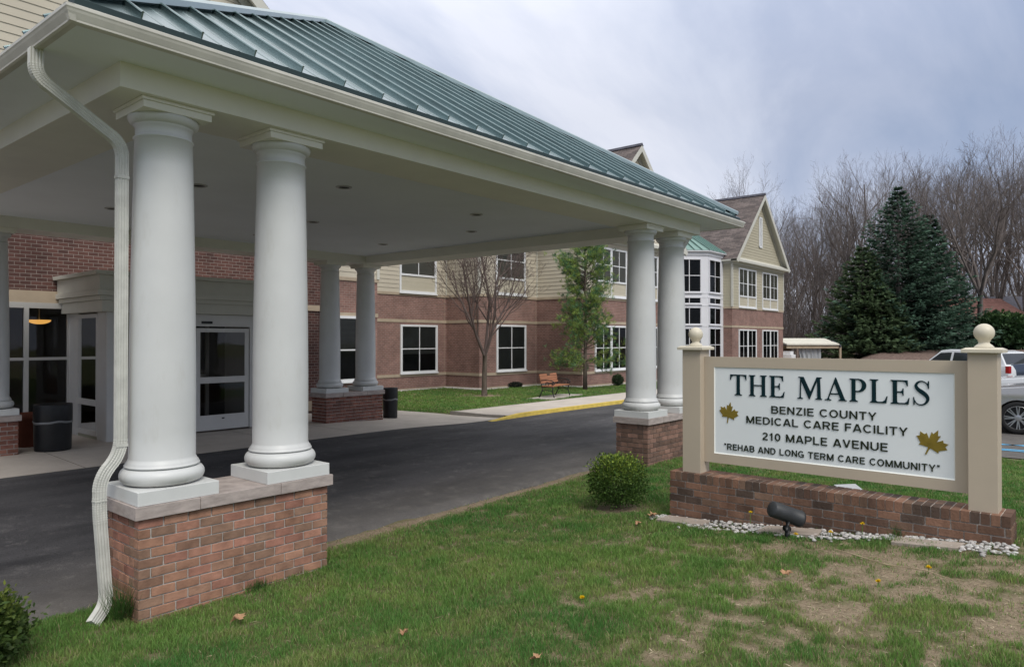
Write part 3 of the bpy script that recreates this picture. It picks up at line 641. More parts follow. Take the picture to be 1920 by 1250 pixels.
# ================= MAIN BUILDING
bld=empty('care_facility',(20,16,0),'long two-storey brick and beige siding care building with steep shingled gables','building')
FP=[(-14,11.7),(10.05,11.7),(10.05,14.0),(13.7,14.0),(13.7,18.6),(21.65,18.6),(21.65,16.4),(26,16.4),(26,13.6),(36.2,13.6),(36.2,16.4),(41.7,16.4),(41.7,12.6),(51.1,12.6),(51.1,30),(-14,30)]
def offset(P,o):
    n=len(P); R=[]
    for i in range(n):
        a=Vector(P[i-1]).to_2d() if False else Vector((P[i-1][0],P[i-1][1])); p=Vector((P[i][0],P[i][1])); c=Vector((P[(i+1)%n][0],P[(i+1)%n][1]))
        d1=(p-a).normalized(); d2=(c-p).normalized(); n1=Vector((d1.y,-d1.x)); n2=Vector((d2.y,-d2.x)); m=(n1+n2); m=m/max(.2,m.dot(n1)); R.append((p.x+m.x*o,p.y+m.y*o))
    return R
def segs(P,lo=0,hi=None):
    n=len(P); return [(P[i],P[(i+1)%n]) for i in range(lo,hi if hi is not None else n)]
def ribbon(b,P,z0,z1,o=0,lo=0,hi=None):
    Q=offset(P,o)
    for (a,c) in segs(Q,lo,hi): b.poly([(a[0],a[1],z0),(c[0],c[1],z0),(c[0],c[1],z1),(a[0],a[1],z1)])
def strip(b,P,z0,z1,o,lo=0,hi=None):
    Q=offset(P,o); B=offset(P,-.01)
    for i,((a,c),(a2,c2)) in enumerate(zip(segs(Q,lo,hi),segs(B,lo,hi))):
        b.poly([(a[0],a[1],z0),(c[0],c[1],z0),(c[0],c[1],z1),(a[0],a[1],z1)])
        b.poly([(a[0],a[1],z1),(c[0],c[1],z1),(c2[0],c2[1],z1),(a2[0],a2[1],z1)]); b.poly([(a[0],a[1],z0),(a2[0],a2[1],z0),(c2[0],c2[1],z0),(c[0],c[1],z0)])
def brick_walls():
    b=MB(); b.curm=0; ribbon(b,FP,-.3,4.36,0,1,15); 
    # entry wall with openings (curtain window x -.5..3.2, vestibule x 3.2..6.85)
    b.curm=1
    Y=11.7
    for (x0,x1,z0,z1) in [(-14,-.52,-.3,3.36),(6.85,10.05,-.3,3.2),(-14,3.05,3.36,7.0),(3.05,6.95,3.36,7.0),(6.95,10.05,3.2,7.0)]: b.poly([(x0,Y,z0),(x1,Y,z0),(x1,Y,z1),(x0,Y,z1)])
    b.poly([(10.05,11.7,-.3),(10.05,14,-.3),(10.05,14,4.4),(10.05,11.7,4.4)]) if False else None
    b.build('brick_wall',[M['brickwall'],M['brickshaded']],bld)
    s=MB()
    strip(s,FP,3.10,3.24,.025,2,15); strip(s,FP,4.34,4.46,.04,2,15); strip(s,FP,.60,.735,.03,3,15); strip(s,FP,-.25,.06,.012,3,15)
    s.box(6.86,10.07,11.66,11.71,3.14,3.30); s.box(10.05,10.08,11.66,14,3.14,3.30); s.box(6.86,10.07,11.65,11.71,.24,.52)
    s.box(-.55,3.12,11.66,11.71,3.10,3.36)
    s.build('stone_belt',M['belt'],bld)
brick_walls()
def siding_rect(b,p,q,z0,z1,exp=.19,clip=None):
    p=Vector((p[0],p[1],0)); q=Vector((q[0],q[1],0)); d=(q-p); L=d.length; d.normalize(); n=Vector((d.y,-d.x,0))
    z=z0
    while z<z1-.005:
        zt=min(z+exp,z1)
        a0,a1,b0,b1=0,L,0,L
        if clip:
            a0,a1=clip(z); b0,b1=clip(zt)
            if b1<=b0: m=(a0+a1)/2; b0=b1=m
            if a1<=a0: break
        lo=n*.028; hi=n*.010
        P=[p+d*a0+lo+Vector((0,0,z)),p+d*a1+lo+Vector((0,0,z)),p+d*b1+hi+Vector((0,0,zt)),p+d*b0+hi+Vector((0,0,zt))]
        b.poly(P); b.poly([p+d*a0+hi+Vector((0,0,z)),p+d*a1+hi+Vector((0,0,z)),P[1],P[0]])
        z=zt
def sidings():
    b=MB()
    for i in range(2,11): siding_rect(b,FP[i],FP[i+1],4.46,7.45)
    siding_rect(b,(-14,11.7),(10.05,11.7),7.0,8.2)
    siding_rect(b,(10.05,11.7),(10.05,14),4.46,7.45)
    siding_rect(b,(.02,11.66),(10.02,11.66),8.2,13.3,clip=lambda z:(max(0,(z-9.1)/.84) if z>9.1 else 0,10-max(0,(z-9.1)/.84) if z>9.1 else 10))
    siding_rect(b,(26,13.58),(36.2,13.58),7.45,12.7,clip=lambda z:((z-7.45)/1.03,10.2-(z-7.45)/1.03))
    b.build('siding',M['siding'],bld)
    b=MB(); siding_rect(b,FP[11],FP[12],4.46,7.45); siding_rect(b,FP[12],FP[13],4.46,7.45); siding_rect(b,FP[13],FP[14],4.46,7.45)
    siding_rect(b,(41.7,12.58),(51.1,12.58),7.55,12.4,clip=lambda z:((z-7.55)/1.02,9.4-(z-7.55)/1.02))
    b.build('siding',M['siding2'],bld)
    t=MB()
    for (x,y) in FP[2:14]:
        t.box(x-.06,x+.06,y-.06,y+.06,4.46,7.45)
    strip(t,FP,7.28,7.50,.05,2,14)
    t.build('corner_trim',M['trim'],bld)
    # brick control joints
    for x,y in ((21.5,18.59),(25.9,16.39),(34,13.59)):
        j=MB(); j.box(x-.008,x+.008,y-.003,y,-.1,4.3); j.build('control_joint',M['belt'],bld)
sidings()
def window(p,d,s0,s1,z0,z1,cols,rows,twin=False,panel=0,zback=0,blind=None,mat='white',fw=.09,label=None):
    """p: wall origin, d: unit tangent; s0..s1,z0..z1 outer frame; cols: panes per sash; rows: list of fractions; panel: height of the apron under the glass"""
    p=Vector((p[0],p[1],0)); d=Vector((d[0],d[1],0)).normalized(); n=Vector((d.y,-d.x,0))
    T=Matrix(((d.x,n.x,0,p.x),(d.y,n.y,0,p.y),(0,0,1,0),(0,0,0,1)))   # local (s, out, z)
    b=MB(); zb=z0+panel
    o0,o1=.005,.07
    b.box(s0,s0+fw,o0,o1,z0,z1,T); b.box(s1-fw,s1,o0,o1,z0,z1,T); b.box(s0+fw,s1-fw,o0,o1+.01,z1-fw,z1,T); b.box(s0+fw,s1-fw,o0,o1,zb,zb+fw,T); b.box(s0-.03,s1+.03,o0,o1+.04,z0-.05,z0,T)
    if panel:
        b.box(s0+fw,s1-fw,o0,o1,z0,z0+.10,T); b.curm=2; b.box(s0+fw,s1-fw,o0,.025,z0+.10,zb,T); b.curm=0
        if twin: m=(s0+s1)/2; b.box(m-.05,m+.05,.026,o1,z0+.10,zb,T)
    units=[(s0+fw,s1-fw)]
    if twin:
        m=(s0+s1)/2; b.box(m-.07,m+.07,o0,o1,zb+fw,z1-fw,T); units=[(s0+fw,m-.07),(m+.07,s1-fw)]
    za,zc=zb+fw,z1-fw
    for (a,c) in units:
        b.box(a,a+.03,o0,.05,za,zc,T); b.box(c-.03,c,o0,.05,za,zc,T)
        for k in range(1,cols): m=a+(c-a)*k/cols; b.box(m-.022,m+.022,.03,.055,za,zc,T)
        for fr in rows: m=za+(zc-za)*fr; b.box(a,c,.028,.053,m-.022,m+.022,T)
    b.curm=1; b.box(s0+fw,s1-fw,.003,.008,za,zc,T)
    w=b.build('window',[M[mat],M['dark'],M['panelb']],bld,origin=tuple(p+d*((s0+s1)/2)+Vector((0,0,z0))))
    g=MB()
    for (a,c) in units:
        q=[T@Vector(v) for v in ((a,.040,za),(c,.040,za),(c,.040,zc),(a,.040,zc))]; g.poly(q)
    g.build('pane',M['glass'],w,off=tuple(p+d*((s0+s1)/2)+Vector((0,0,z0))))
    if blind:
        s=MB()
        for (a,c),fr in zip(units*2,blind):
            if fr<=0: continue
            z=zc-.02
            while z>zc-(zc-za)*fr:
                q=[T@Vector(v) for v in ((a+.03,.012,z-.030),(c-.03,.012,z-.030),(c-.03,.026,z),(a+.03,.026,z))]; s.poly(q); z-=.042
        s.build('blind',M['blind'],w,off=tuple(p+d*((s0+s1)/2)+Vector((0,0,z0))))
    return w
O=(0,18.6); X=(1,0)
window((0,14.0),X,10.7,12.95,.86,3.12,2,[.48],blind=[.55])
window((0,18.6),X,14.3,16.6,.76,2.99,2,[.5],blind=[.4]); window((0,18.6),X,14.3,16.6,4.46,7.0,2,[.5],panel=.75)
window((0,18.6),X,18.71,21.02,.76,3.0,2,[.5],blind=[.62]); window((0,18.6),X,18.65,20.95,4.47,7.05,2,[.5],panel=.78)
window((0,16.4),X,22.83,25.06,.78,3.03,2,[.5],blind=[1.0]); window((0,16.4),X,22.78,25.02,4.5,7.1,2,[.5],panel=.74,blind=[.55])
window((0,13.6),X,27.1,30.15,.74,3.03,2,[.5],twin=True); window((0,13.6),X,27.1,30.15,4.50,7.02,2,[.5],twin=True,panel=.74)
window((0,13.6),X,32.0,35.05,.74,3.03,2,[.5],twin=True); window((0,13.6),X,32.0,35.05,4.50,7.02,2,[.5],twin=True,panel=.74)
window((0,12.6),X,42.70,45.73,.76,3.0,2,[.5],twin=True); window((0,12.6),X,42.70,45.73,4.46,7.08,2,[.47],twin=True,panel=.70)
window((0,12.6),X,46.86,49.9,.76,3.0,2,[.5],twin=True); window((0,12.6),X,46.86,49.9,4.46,7.08,2,[.47],twin=True,panel=.70)
# louvre vents
def vent(x0,x1,y,z0,z1):
    b=MB(); b.box(x0,x0+.1,y-.09,y-.03,z0,z1); b.box(x1-.1,x1,y-.09,y-.03,z0,z1); b.box(x0,x1,y-.085,y-.03,z1-.1,z1); b.box(x0,x1,y-.085,y-.03,z0,z0+.1)
    z=z0+.12
    while z<z1-.12: b.mesh([(x0+.1,y-.07,z),(x1-.1,y-.07,z),(x1-.1,y-.03,z+.07),(x0+.1,y-.03,z+.07)],[(0,1,2,3)]); z+=.075
    b.build('louvre_vent',M['white'],bld,origin=((x0+x1)/2,y,z0))
vent(4.45,5.6,11.66,10.45,12.2); vent(46.2,46.75,12.58,8.75,10.9)
def gable_roof(xc,hw,ze,zr,yf,yb,name='gable_roof',ret=True):
    b=MB(); th=.16; t=Vector((zr-ze,0,hw)).normalized()
    for s in (-1,1):
        e=(xc+s*hw,ze); r=(xc,zr); nx,nz=s*t.x*th,t.z*th
        b.curm=0; b.poly([(e[0],yf,e[1]+nz),(e[0],yb,e[1]+nz),(r[0],yb,r[1]+nz),(r[0],yf,r[1]+nz)])
        b.curm=1; b.poly([(e[0],yf,e[1]),(r[0],yf,r[1]),(r[0],yb,r[1]),(e[0],yb,e[1])])
        b.poly([(e[0],yf,e[1]),(e[0],yb,e[1]),(e[0],yb,e[1]+nz),(e[0],yf,e[1]+nz)])
        # rake board
        w_=.26
        b.mesh([(e[0],yf-.002,e[1]+nz-.01),(r[0],yf-.002,r[1]+nz-.01),(r[0],yf-.002,r[1]-w_),(e[0]-s*w_*.8,yf-.002,e[1]+nz-w_*.9),(e[0],yf+.06,e[1]+nz-.01),(r[0],yf+.06,r[1]+nz-.01),(r[0],yf+.06,r[1]-w_),(e[0]-s*w_*.8,yf+.06,e[1]+nz-w_*.9)],[(0,1,2,3),(0,3,7,4),(3,2,6,7),(4,7,6,5)])
        # frieze against the wall
        b.mesh([(e[0]-s*.35,yf+.38,ze+.22),(xc,yf+.38,zr-.05),(xc,yf+.38,zr-.38),(e[0]-s*.62,yf+.38,ze+.20)],[(0,1,2,3)])
    if ret:
        b.curm=1
        b.box(xc-hw,xc+hw,yf,yf+.40,ze-.02,ze+.13); b.mesh([(xc-hw+.15,yf+.02,ze+.13),(xc+hw-.15,yf+.02,ze+.13),(xc+hw-.25,yf+.42,ze+.36),(xc-hw+.25,yf+.42,ze+.36)],[(0,1,2,3)])
        b.box(xc-hw+.2,xc+hw-.2,yf+.36,yf+.42,ze-.16,ze-.02)
    b.curm=2; rr=MB()
    o=b.build(name,[M['shingle'],M['trim'],M['shingle']],bld)
    c=MB(); c.prism([(xc-.14,zr+.05),(xc,zr+.215),(xc+.14,zr+.05)],'y',yf-.01,yb); c.build('ridge_cap',M['greyroof'],o,off=tuple(wloc(bld)))
gable_roof(46.4,5.0,7.42,12.35,12.15,24)
gable_roof(31.1,5.4,7.42,12.75,13.15,24)
gable_roof(5.02,5.9,8.45,13.38,11.2,24,ret=False)
def main_roof():
    b=MB(); yf,yb,ym,ze,zr=17.9,28.5,23.2,7.5,11.9; x0,x1=-14.5,51.6
    b.curm=0; b.poly([(10.3,yf,ze),(x1,yf,ze),(x1,ym,zr),(10.3,ym,zr)]); b.poly([(x1,yb,ze),(x0,yb,ze),(x0,ym,zr),(x1,ym,zr)]); b.poly([(x0,12.5,ze+.4),(10.3,12.5,ze+.4),(10.3,ym,zr),(x0,ym,zr)])
    b.curm=1; b.poly([(x0,yf,ze-.02),(x0,yb,ze-.02),(x0,ym,zr-.02)]); b.poly([(x1,yb,ze-.02),(x1,yf,ze-.02),(x1,ym,zr-.02)])
    b.box(10.3,26,17.86,17.92,ze-.15,ze+.02)
    # lower bay roofs
    b.curm=0
    b.poly([(21.2,15.95,7.5),(26.2,15.95,7.5),(26.2,19,9.8),(21.2,19,9.8)]); b.poly([(21.2,19,7.5),(21.2,15.95,7.5),(21.2,19,9.8)])
    b.poly([(9.9,13.6,7.5),(14.1,13.6,7.5),(14.1,19,10.6),(9.9,19,10.6)]); b.poly([(14.1,13.6,7.5),(14.1,19,7.5),(14.1,19,10.6)])
    b.poly([(36,16.0,7.5),(42,16.0,7.5),(42,20,10),(36,20,10)])
    b.curm=1; b.box(21.2,26,15.9,15.96,7.36,7.52); b.box(9.9,14.1,13.55,13.61,7.36,7.52); b.box(14.08,14.14,13.55,18.6,7.36,7.52)
    b.build('main_roof',[M['shingle'],M['trim']],bld)
main_roof()
# glazed stair tower (half octagon) between the two gabled wings
def tower():
    P=[(36.95,15.6),(37.6,14.9),(39.3,13.2),(41.69,13.2),(41.69,16.3),(36.95,16.3)]
    b=MB()
    for a,c in ((P[1],P[2]),(P[2],P[3]),(P[0],P[1]),(P[5],P[0])): b.poly([(a[0],a[1],-.1),(c[0],c[1],-.1),(c[0],c[1],7.8),(a[0],a[1],7.8)])
    FPt=[P[5],P[0],P[1],P[2],P[3],P[4]]
    strip(b,FPt,7.62,7.84,.06,0,4); strip(b,FPt,7.84,7.92,.22,0,4)
    for z in (.74,3.16,4.44,4.98,5.24): strip(b,FPt,z-.015,z+.015,.02,0,4)
    t=b.build('stair_tower',M['lilac'],bld,origin=(39.3,14.6,0))
    r=MB(); E_=offset(FPt,.24); apex=[(38.7,16.35),(41.6,16.35)]
    zE,zA=7.92,10.3
    e=[Vector((q[0],q[1],zE)) for q in E_]; L_=Vector((38.9,16.3,zA)); R2=Vector((41.69,16.3,zA)); e3=Vector((e[4].x,e[4].y,zE))
    fac=[([e[0],e[1],L_]),([e[1],e[2],L_]),([e[2],e[3],L_+(R2-L_)*.25]),([e[3],e3,R2,L_+(R2-L_)*.25]),([e[2],L_+(R2-L_)*.25,L_])]
    for f in fac: r.poly(f)
    def rib(a,c):
        a=Vector(a);c=Vector(c); d=(c-a).normalized(); sd=Vector((-d.y,d.x,0)).normalized()*.03; up=Vector((0,0,.07))
        r.mesh([a-sd,a+sd,a+sd+up,a-sd+up,c-sd,c+sd,c+sd+up,c-sd+up],[(0,1,2,3),(0,3,7,4),(3,2,6,7),(1,5,6,2)])
    K=L_+(R2-L_)*.25
    rib(e[2],K if False else L_*.6+K*.4); rib(e[3],K)
    for t_ in (.2,.4,.6,.8): rib(e[3]+(e3-e[3])*t_,K+(R2-K)*t_); rib(e[2]+(e[3]-e[2])*t_,L_+(K-L_)*t_)
    for t_ in (.33,.66): rib(e[1]+(e[2]-e[1])*t_,L_+(K-L_)*.05)
    r.build('tower_roof',M['rooft'],t,off=(39.3,14.6,0))
    a=Vector((37.6,14.9)); c=Vector((39.3,13.2)); d=(c-a).normalized()
    for (z0,z1,rows) in ((.9,3.05,[.5]),(3.25,4.36,[]),(4.55,5.02-.03,[]),(5.28,7.4,[.5])):
        window((37.6,14.9),(d.x,d.y),.42,2.02,z0,z1,2,rows,mat='lilac',fw=.06)
        window((39.3,13.2),(1,0),.18,1.92,z0,z1,2,rows,mat='lilac',fw=.06)
tower()
# lobby behind the curtain window and the doors
def lobby():
    b=MB(); x0,x1,y0,y1,z0,z1=-1.2,9.8,11.78,16.5,.235,3.3
    b.curm=0; b.poly([(x0,y0,z0),(x1,y0,z0),(x1,y1,z0),(x0,y1,z0)]); b.curm=1
    b.poly([(x0,y0,z1),(x0,y1,z1),(x1,y1,z1),(x1,y0,z1)]); b.poly([(x0,y1,z0),(x1,y1,z0),(x1,y1,z1),(x0,y1,z1)]); b.poly([(x0,y0,z0),(x0,y1,z0),(x0,y1,z1),(x0,y0,z1)]); b.poly([(x1,y1,z0),(x1,y0,z0),(x1,y0,z1),(x1,y1,z1)])
    b.curm=2; b.box(2.6,2.9,14.0,14.3,z0,z1-.01); b.box(.2,.5,15.5,15.8,z0,z1-.01); b.box(5.6,6.6,16.3,16.45,z0,2.6)
    b.build('lobby',[M['floorin'],pm('lobby_wall',(.13,.12,.10),.8,.2),pm('lobby_post',(.14,.13,.12),.7,.2)],bld)
    f=MB(); Y0,Y1=11.60,11.70
    f.box(-.52,3.2,Y0,Y1,2.98,3.10); f.box(-.52,3.2,Y0,Y1,.235,.42)
    xs=[-.5,.57,1.43,2.33,3.15]
    for x in xs: f.box(x-.04,x+.045,Y0-.01,Y1,.42,2.98)
    for a,c in zip(xs[:-1],xs[1:]): f.box(a+.045,c-.04,Y0,Y1,1.86,1.92)
    w=f.build('entry_window',M['alu'],bld,origin=(1.3,11.7,.24))
    g=MB(); g.poly([(-.5,11.65,.42),(3.15,11.65,.42),(3.15,11.65,2.98),(-.5,11.65,2.98)]); g.build('pane',M['glassd'],w,off=(1.3,11.7,.24))
lobby()
def vestibule():
    x0,x1,y0,y1,z0=3.14,6.85,9.45,11.68,.22
    v=empty('entry_vestibule',(5.0,10.4,.22)); v.parent=bld; v.location=Vector((5.0,10.4,.22))-wloc(bld)
    off=(5.0,10.4,.22)
    b=MB()
    b.box(x1-.22,x1,y0,y0+.05,z0,2.9); b.box(x1-.06,x1,y0+.052,y1,z0,2.9); b.build('corner_post',M['alu'],v,off=off); b=MB()
    b.box(x0,x0+.18,y0,y0+.05,z0,2.9)
    b.box(x0-.004,x0+.05,y0+.052,y0+.20,z0,2.9); b.box(x0,x0+.06,y1-.62,y1,z0,2.9); b.box(x0-.002,x0+.055,y0+.201,y0+.50,z0,2.9)
    b.box(x0+.18,x0+.62,y0+.01,y0+.05,z0,2.9)
    b.build('corner_post',M['alu'],v,off=off)
    p=MB(); p.box(x0+.01,x0+.04,y0+.50,y1-.62,z0,.36); p.box(x0+.181,x0+.60,y0+.004,y0+.009,z0+.05,2.86)
    p.build('wall_panel',M['panelo'],v,off=off)
    # side light in the left wall
    s=MB(); a,c=y0+.50,y1-.62
    for (ya,yc) in ((a,c),):
        s.box(x0-.01,x0+.04,ya,ya+.06,.30,2.84); s.box(x0-.01,x0+.04,yc-.06,yc,.30,2.84); s.box(x0-.01,x0+.04,ya+.06,yc-.06,2.76,2.84); s.box(x0-.01,x0+.04,ya+.06,yc-.06,.30,.40); s.box(x0-.01,x0+.04,ya+.06,yc-.06,.92,1.04)
    sw=s.build('side_window',M['alu'],v,off=off)
    g=MB(); g.poly([(x0+.02,a,.3),(x0+.02,c,.3),(x0+.02,c,2.84),(x0+.02,a,2.84)]); g.build('pane',M['glassd'],sw,off=off)
    # stepped cornice wrapping three sides
    k=MB()
    for (z0_,z1_,o) in ((2.87,3.10,.14),(3.10,3.19,.19),(3.19,3.30,.25),(3.30,3.60,.215),(3.60,3.68,.30)):
        k.box(x0-o,x1+o,y0-o,y1-.0,z0_,z1_-.001)
    k.build('cornice',M['cornice'],v,off=off,bevel=.004)
    d=MB(); d.box(x0+.7,x1-.24,y0-.012,y0+.05,2.60,2.865); d.curm=1; d.box(4.62,4.86,y0-.045,y0-.013,2.66,2.72); d.box(5.08,5.32,y0-.04,y0-.013,2.66,2.715); d.curm=0
    d.build('door_header',[M['alu'],M['black']],v,off=off)
    for (a,c,yy) in ((x0+.66,4.93,y0+.02),(4.97,6.22,y0-.0)):
        f=MB(); y_=yy; t=.045
        f.box(a,a+.09,y_,y_+t,.26,2.56); f.box(c-.10,c,y_,y_+t,.26,2.56); f.box(a+.09,c-.10,y_,y_+t,2.47,2.56); f.box(a+.09,c-.10,y_,y_+t,.26,.60); f.box(a+.09,c-.10,y_,y_+t,1.32,1.46)
        f.curm=1; f.box((a+c)/2-.03,(a+c)/2+.03,y_-.006,y_,.50,.53); f.curm=0
        dd=f.build('sliding_door',[M['alu'],M['black']],v,off=off)
        g=MB(); g.poly([(a+.09,y_+.02,.6),(c-.1,y_+.02,.6),(c-.1,y_+.02,2.47),(a+.09,y_+.02,2.47)]); g.build('door_glass',M['glassd'],dd,off=off)
    j=MB(); j.box(6.24,6.36,y0-.01,y0+.05,.24,2.60); j.box(6.40,6.62,y0,y0+.05,.24,2.60); j.build('door_jamb',M['alu'],v,off=off)
    i=MB(); i.box(x0+.1,x1-.1,11.0,11.04,.24,2.8); i.curm=0
    q=MB(); q.box(3.7,3.78,11.3,11.36,.24,2.7); q.box(5.0,5.1,11.3,11.36,.24,2.7); q.box(6.1,6.18,11.3,11.36,.24,2.7); q.box(3.7,6.18,11.3,11.36,1.34,1.44); q.build('inner_door_frame',M['alu'],v,off=off)
    c=MB(); c.lathe([(.05,0),(.052,.02),(.03,.05)],0,0,0,16,T=Matrix.Translation((4.72,y0-.20,3.0))@Matrix.Rotation(R_(90),4,'X')); c.build('security_camera',M['black'],v,off=off)
vestibule()
def lampbowl(name,x,y,z,r,mat,label,group=None):
    t=empty(name,(x,y,z),label,'lamp',group)
    b=MB(); b.smooth=True; b.lathe([(r*math.sin(R_(a)),-r*.42*math.cos(R_(a))) for a in range(0,91,9)],x,y,z,28,capt=True,capb=False); b.build('lamp_shade',mat,t)
    s=MB(); s.tube([(x,y,z-.001),(x,y,3.29 if z<3.29 else z+.5)],.012,8); s.build('lamp_rod',M['steel'],t)
    return t
lampbowl('pendant_lamp',2.93,12.9,2.76,.235,M['glow'],'glowing orange bowl pendant lamp hanging behind the entry window')

# ================= SIGN  (local frame: s along the sign from its left end, o outward to the front, z up)
SA=math.atan2(-2.52,-.05); SP=Vector((5.32,-2.48,0)); sdv=Vector((math.cos(SA),math.sin(SA),0)); son=Vector((sdv.y,-sdv.x,0))
ST=Matrix(((sdv.x,son.x,0,SP.x),(sdv.y,son.y,0,SP.y),(0,0,1,0),(0,0,0,1)))
if (Vector((CAM[0],CAM[1],0))-SP).dot(son)<0: son=-son; ST=Matrix(((sdv.x,son.x,0,SP.x),(sdv.y,son.y,0,SP.y),(0,0,1,0),(0,0,0,1)))
sorg=ST@Vector((1.2,0,.45))
sign=empty('entrance_sign',sorg,'tan framed white sign with green lettering on a low brick base','sign')
def sign_build():
    of=tuple(sorg)
    b=brick_block(-.455,2.86,-.20,.16,.755,.02,'s',T=ST,rowlock=True); p=b.build('brick_base',[M['bricksw'],M['mortar_mid']],sign,off=of)
    m=p.modifiers.new('b','BEVEL'); m.width=.0025; m.segments=1; m.limit_method='ANGLE'
    for s0 in (-.318,2.531):
        s1=s0+.228; b=MB(); b.box(s0,s1,-.128,.10,.752,2.182,ST); q=b.build('post',M['signtan'],sign,off=of,bevel=.004)
        c=MB(); e=.045; z=2.182; c.box(s0-e,s1+e,-.128-e,.10+e,z,z+.030,ST)
        i0,i1=.015,-.02
        c.mesh([ST@Vector(v) for v in [(s0-e,-.128-e,z+.03),(s1+e,-.128-e,z+.03),(s1+e,.10+e,z+.03),(s0-e,.10+e,z+.03),(s0-.01,-.14,z+.046),(s1+.01,-.14,z+.046),(s1+.01,.112,z+.046),(s0-.01,.112,z+.046)]],[(0,1,5,4),(1,2,6,5),(2,3,7,6),(3,0,4,7),(4,5,6,7)])
        c.build('post_cap',M['cream'],q,off=of,bevel=.003)
        f=MB(); f.smooth=True; cz=z+.046
        pr=[(.078,0),(.080,.006),(.078,.006),(.062,.024),(.048,.034),(.042,.045),(.046,.055),(.050,.058)]+[(.083*math.sin(R_(a)),.135-.083*math.cos(R_(a))) for a in range(38,181,8)]
        f.lathe([(r,zz+.001) for r,zz in pr],0,0,0,36,T=ST@Matrix.Translation(((s0+s1)/2,-.014,cz)),capt=False); f.build('ball_finial',M['cream'],q,off=of)
    b=MB(); z0,z1,a0,a1=.884,2.104,-.089,2.529; bz0,bz1,b0,b1=.992,1.988,.030,2.415; t0,t1=-.045,0.0
    for q in ((a0,b0,z0,z1),(b1,a1,z0,z1)): b.box(q[0],q[1],t0,t1,q[2],q[3],ST)
    b.box(b0,b1,t0,t1,z0,bz0,ST); b.box(b0,b1,t0,t1,bz1,z1,ST); b.build('frame',M['signtan'],sign,off=of)
    b=MB(); b.box(b0+.010,b1-.010,-.035,-.012,bz0+.010,bz1-.010,ST); bo=b.build('sign_board',M['board'],sign,off=of)
    b=MB()
    def L4(P): b.mesh([ST@Vector(v) for v in P],[(0,1,2,3)])
    f,r=-.002,-.0118; i=.011
    L4([(b0,f,bz0),(b1,f,bz0),(b1-i,r,bz0+i),(b0+i,r,bz0+i)]); L4([(b0,f,bz1),(b0+i,r,bz1-i),(b1-i,r,bz1-i),(b1,f,bz1)]); L4([(b0,f,bz0),(b0+i,r,bz0+i),(b0+i,r,bz1-i),(b0,f,bz1)]); L4([(b1,f,bz0),(b1,f,bz1),(b1-i,r,bz1-i),(b1-i,r,bz0+i)])
    b.build('edge_bead',M['bevelw'],bo,off=of)
    # --- bold sans capitals: centre lines swept to an even stroke
    def arcp(cx,cy,rx,ry,a0,a1,n=14): return [(cx+rx*math.cos(R_(a0+(a1-a0)*i/n)),cy+ry*math.sin(R_(a0+(a1-a0)*i/n))) for i in range(n+1)]
    w=.145; h=w/2
    def bowl(x0,x1,y0,y1): r=(y1-y0)/2; return [(x0,y1),(x1-r*.9,y1)]+arcp(x1-r*.9,y0+r,r*.9,r,88,-88)+[(x1-r*.9,y0),(x0,y0)]
    SG={'B':(.70,[[(h,0),(h,1)],bowl(h,.60,.53,1-h),bowl(h,.64,h,.53)]),
     'E':(.62,[[(h,0),(h,1)],[(h,1-h),(.61,1-h)],[(h,.52),(.57,.52)],[(h,h),(.62,h)]]),'F':(.58,[[(h,0),(h,1)],[(h,1-h),(.57,1-h)],[(h,.5),(.52,.5)]]),
     'N':(.72,[[(h,0),(h,1)],[(.72-h,0),(.72-h,1)],[(h+.01,.97),(.72-h-.01,.03)]]),'Z':(.64,[[(.03,1-h),(.60,1-h)],[(.555,.93),(.09,.07)],[(.02,h),(.63,h)]]),
     'I':(.15,[[(h,0),(h,1)]]),'C':(.76,[arcp(.40,.5,.33,.435,42,318,26)]),'O':(.80,[arcp(.40,.5,.33,.435,90,450,34)]),'0':(.60,[arcp(.30,.5,.225,.43,90,450,30)]),
     'U':(.72,[[(h,1),(h,.33)]+arcp(.36,.33,.36-h,.26,180,360)+[(.72-h,1)]]),'T':(.66,[[(0,1-h),(.66,1-h)],[(.33,0),(.33,.95)]]),
     'Y':(.70,[[(.33,.0),(.33,.42)],[(.33,.40),(.05,.985)],[(.33,.40),(.63,.985)]]),'M':(.86,[[(h,0),(h,1)],[(.86-h,0),(.86-h,1)],[(h+.02,.975),(.43,.04)],[(.86-h-.02,.975),(.43,.04)]]),
     'D':(.73,[[(h,0),(h,1)],[(h,1-h),(.33,1-h)]+arcp(.33,.5,.33,.428,88,-88,18)+[(.33,h),(h,h)]]),'A':(.74,[[(.055,.0),(.345,.985)],[(.685,.0),(.395,.985)],[(.17,.27),(.57,.27)]]),
     'L':(.58,[[(h,0),(h,1)],[(h,h),(.58,h)]]),'R':(.72,[[(h,0),(h,1)],bowl(h,.63,.48,1-h),[(.40,.46),(.625,0)]]),'P':(.66,[[(h,0),(h,1)],bowl(h,.62,.42,1-h)]),
     'V':(.70,[[(.06,.985),(.34,.03)],[(.64,.985),(.36,.03)]]),'H':(.72,[[(h,0),(h,1)],[(.72-h,0),(.72-h,1)],[(h,.52),(.72-h,.52)]]),
     'G':(.78,[arcp(.40,.5,.33,.435,45,330,26),[(.42,.45),(.77,.45)],[(.70,.02),(.70,.47)]]),
     '2':(.58,[arcp(.29,.71,.215,.215,165,-20,14)+[(.44,.52),(.12,.20),(.09,h)],[(.03,h),(.57,h)]]),'1':(.42,[[(.27,0),(.27,1)],[(.27,.84),(.06,.74)]]),
     '<':(.30,[[(.07,1.0),(.07,.72)],[(.22,1.0),(.22,.72)]]),'>':(.30,[[(.09,1.0),(.06,.72)],[(.24,1.0),(.21,.72)]])}
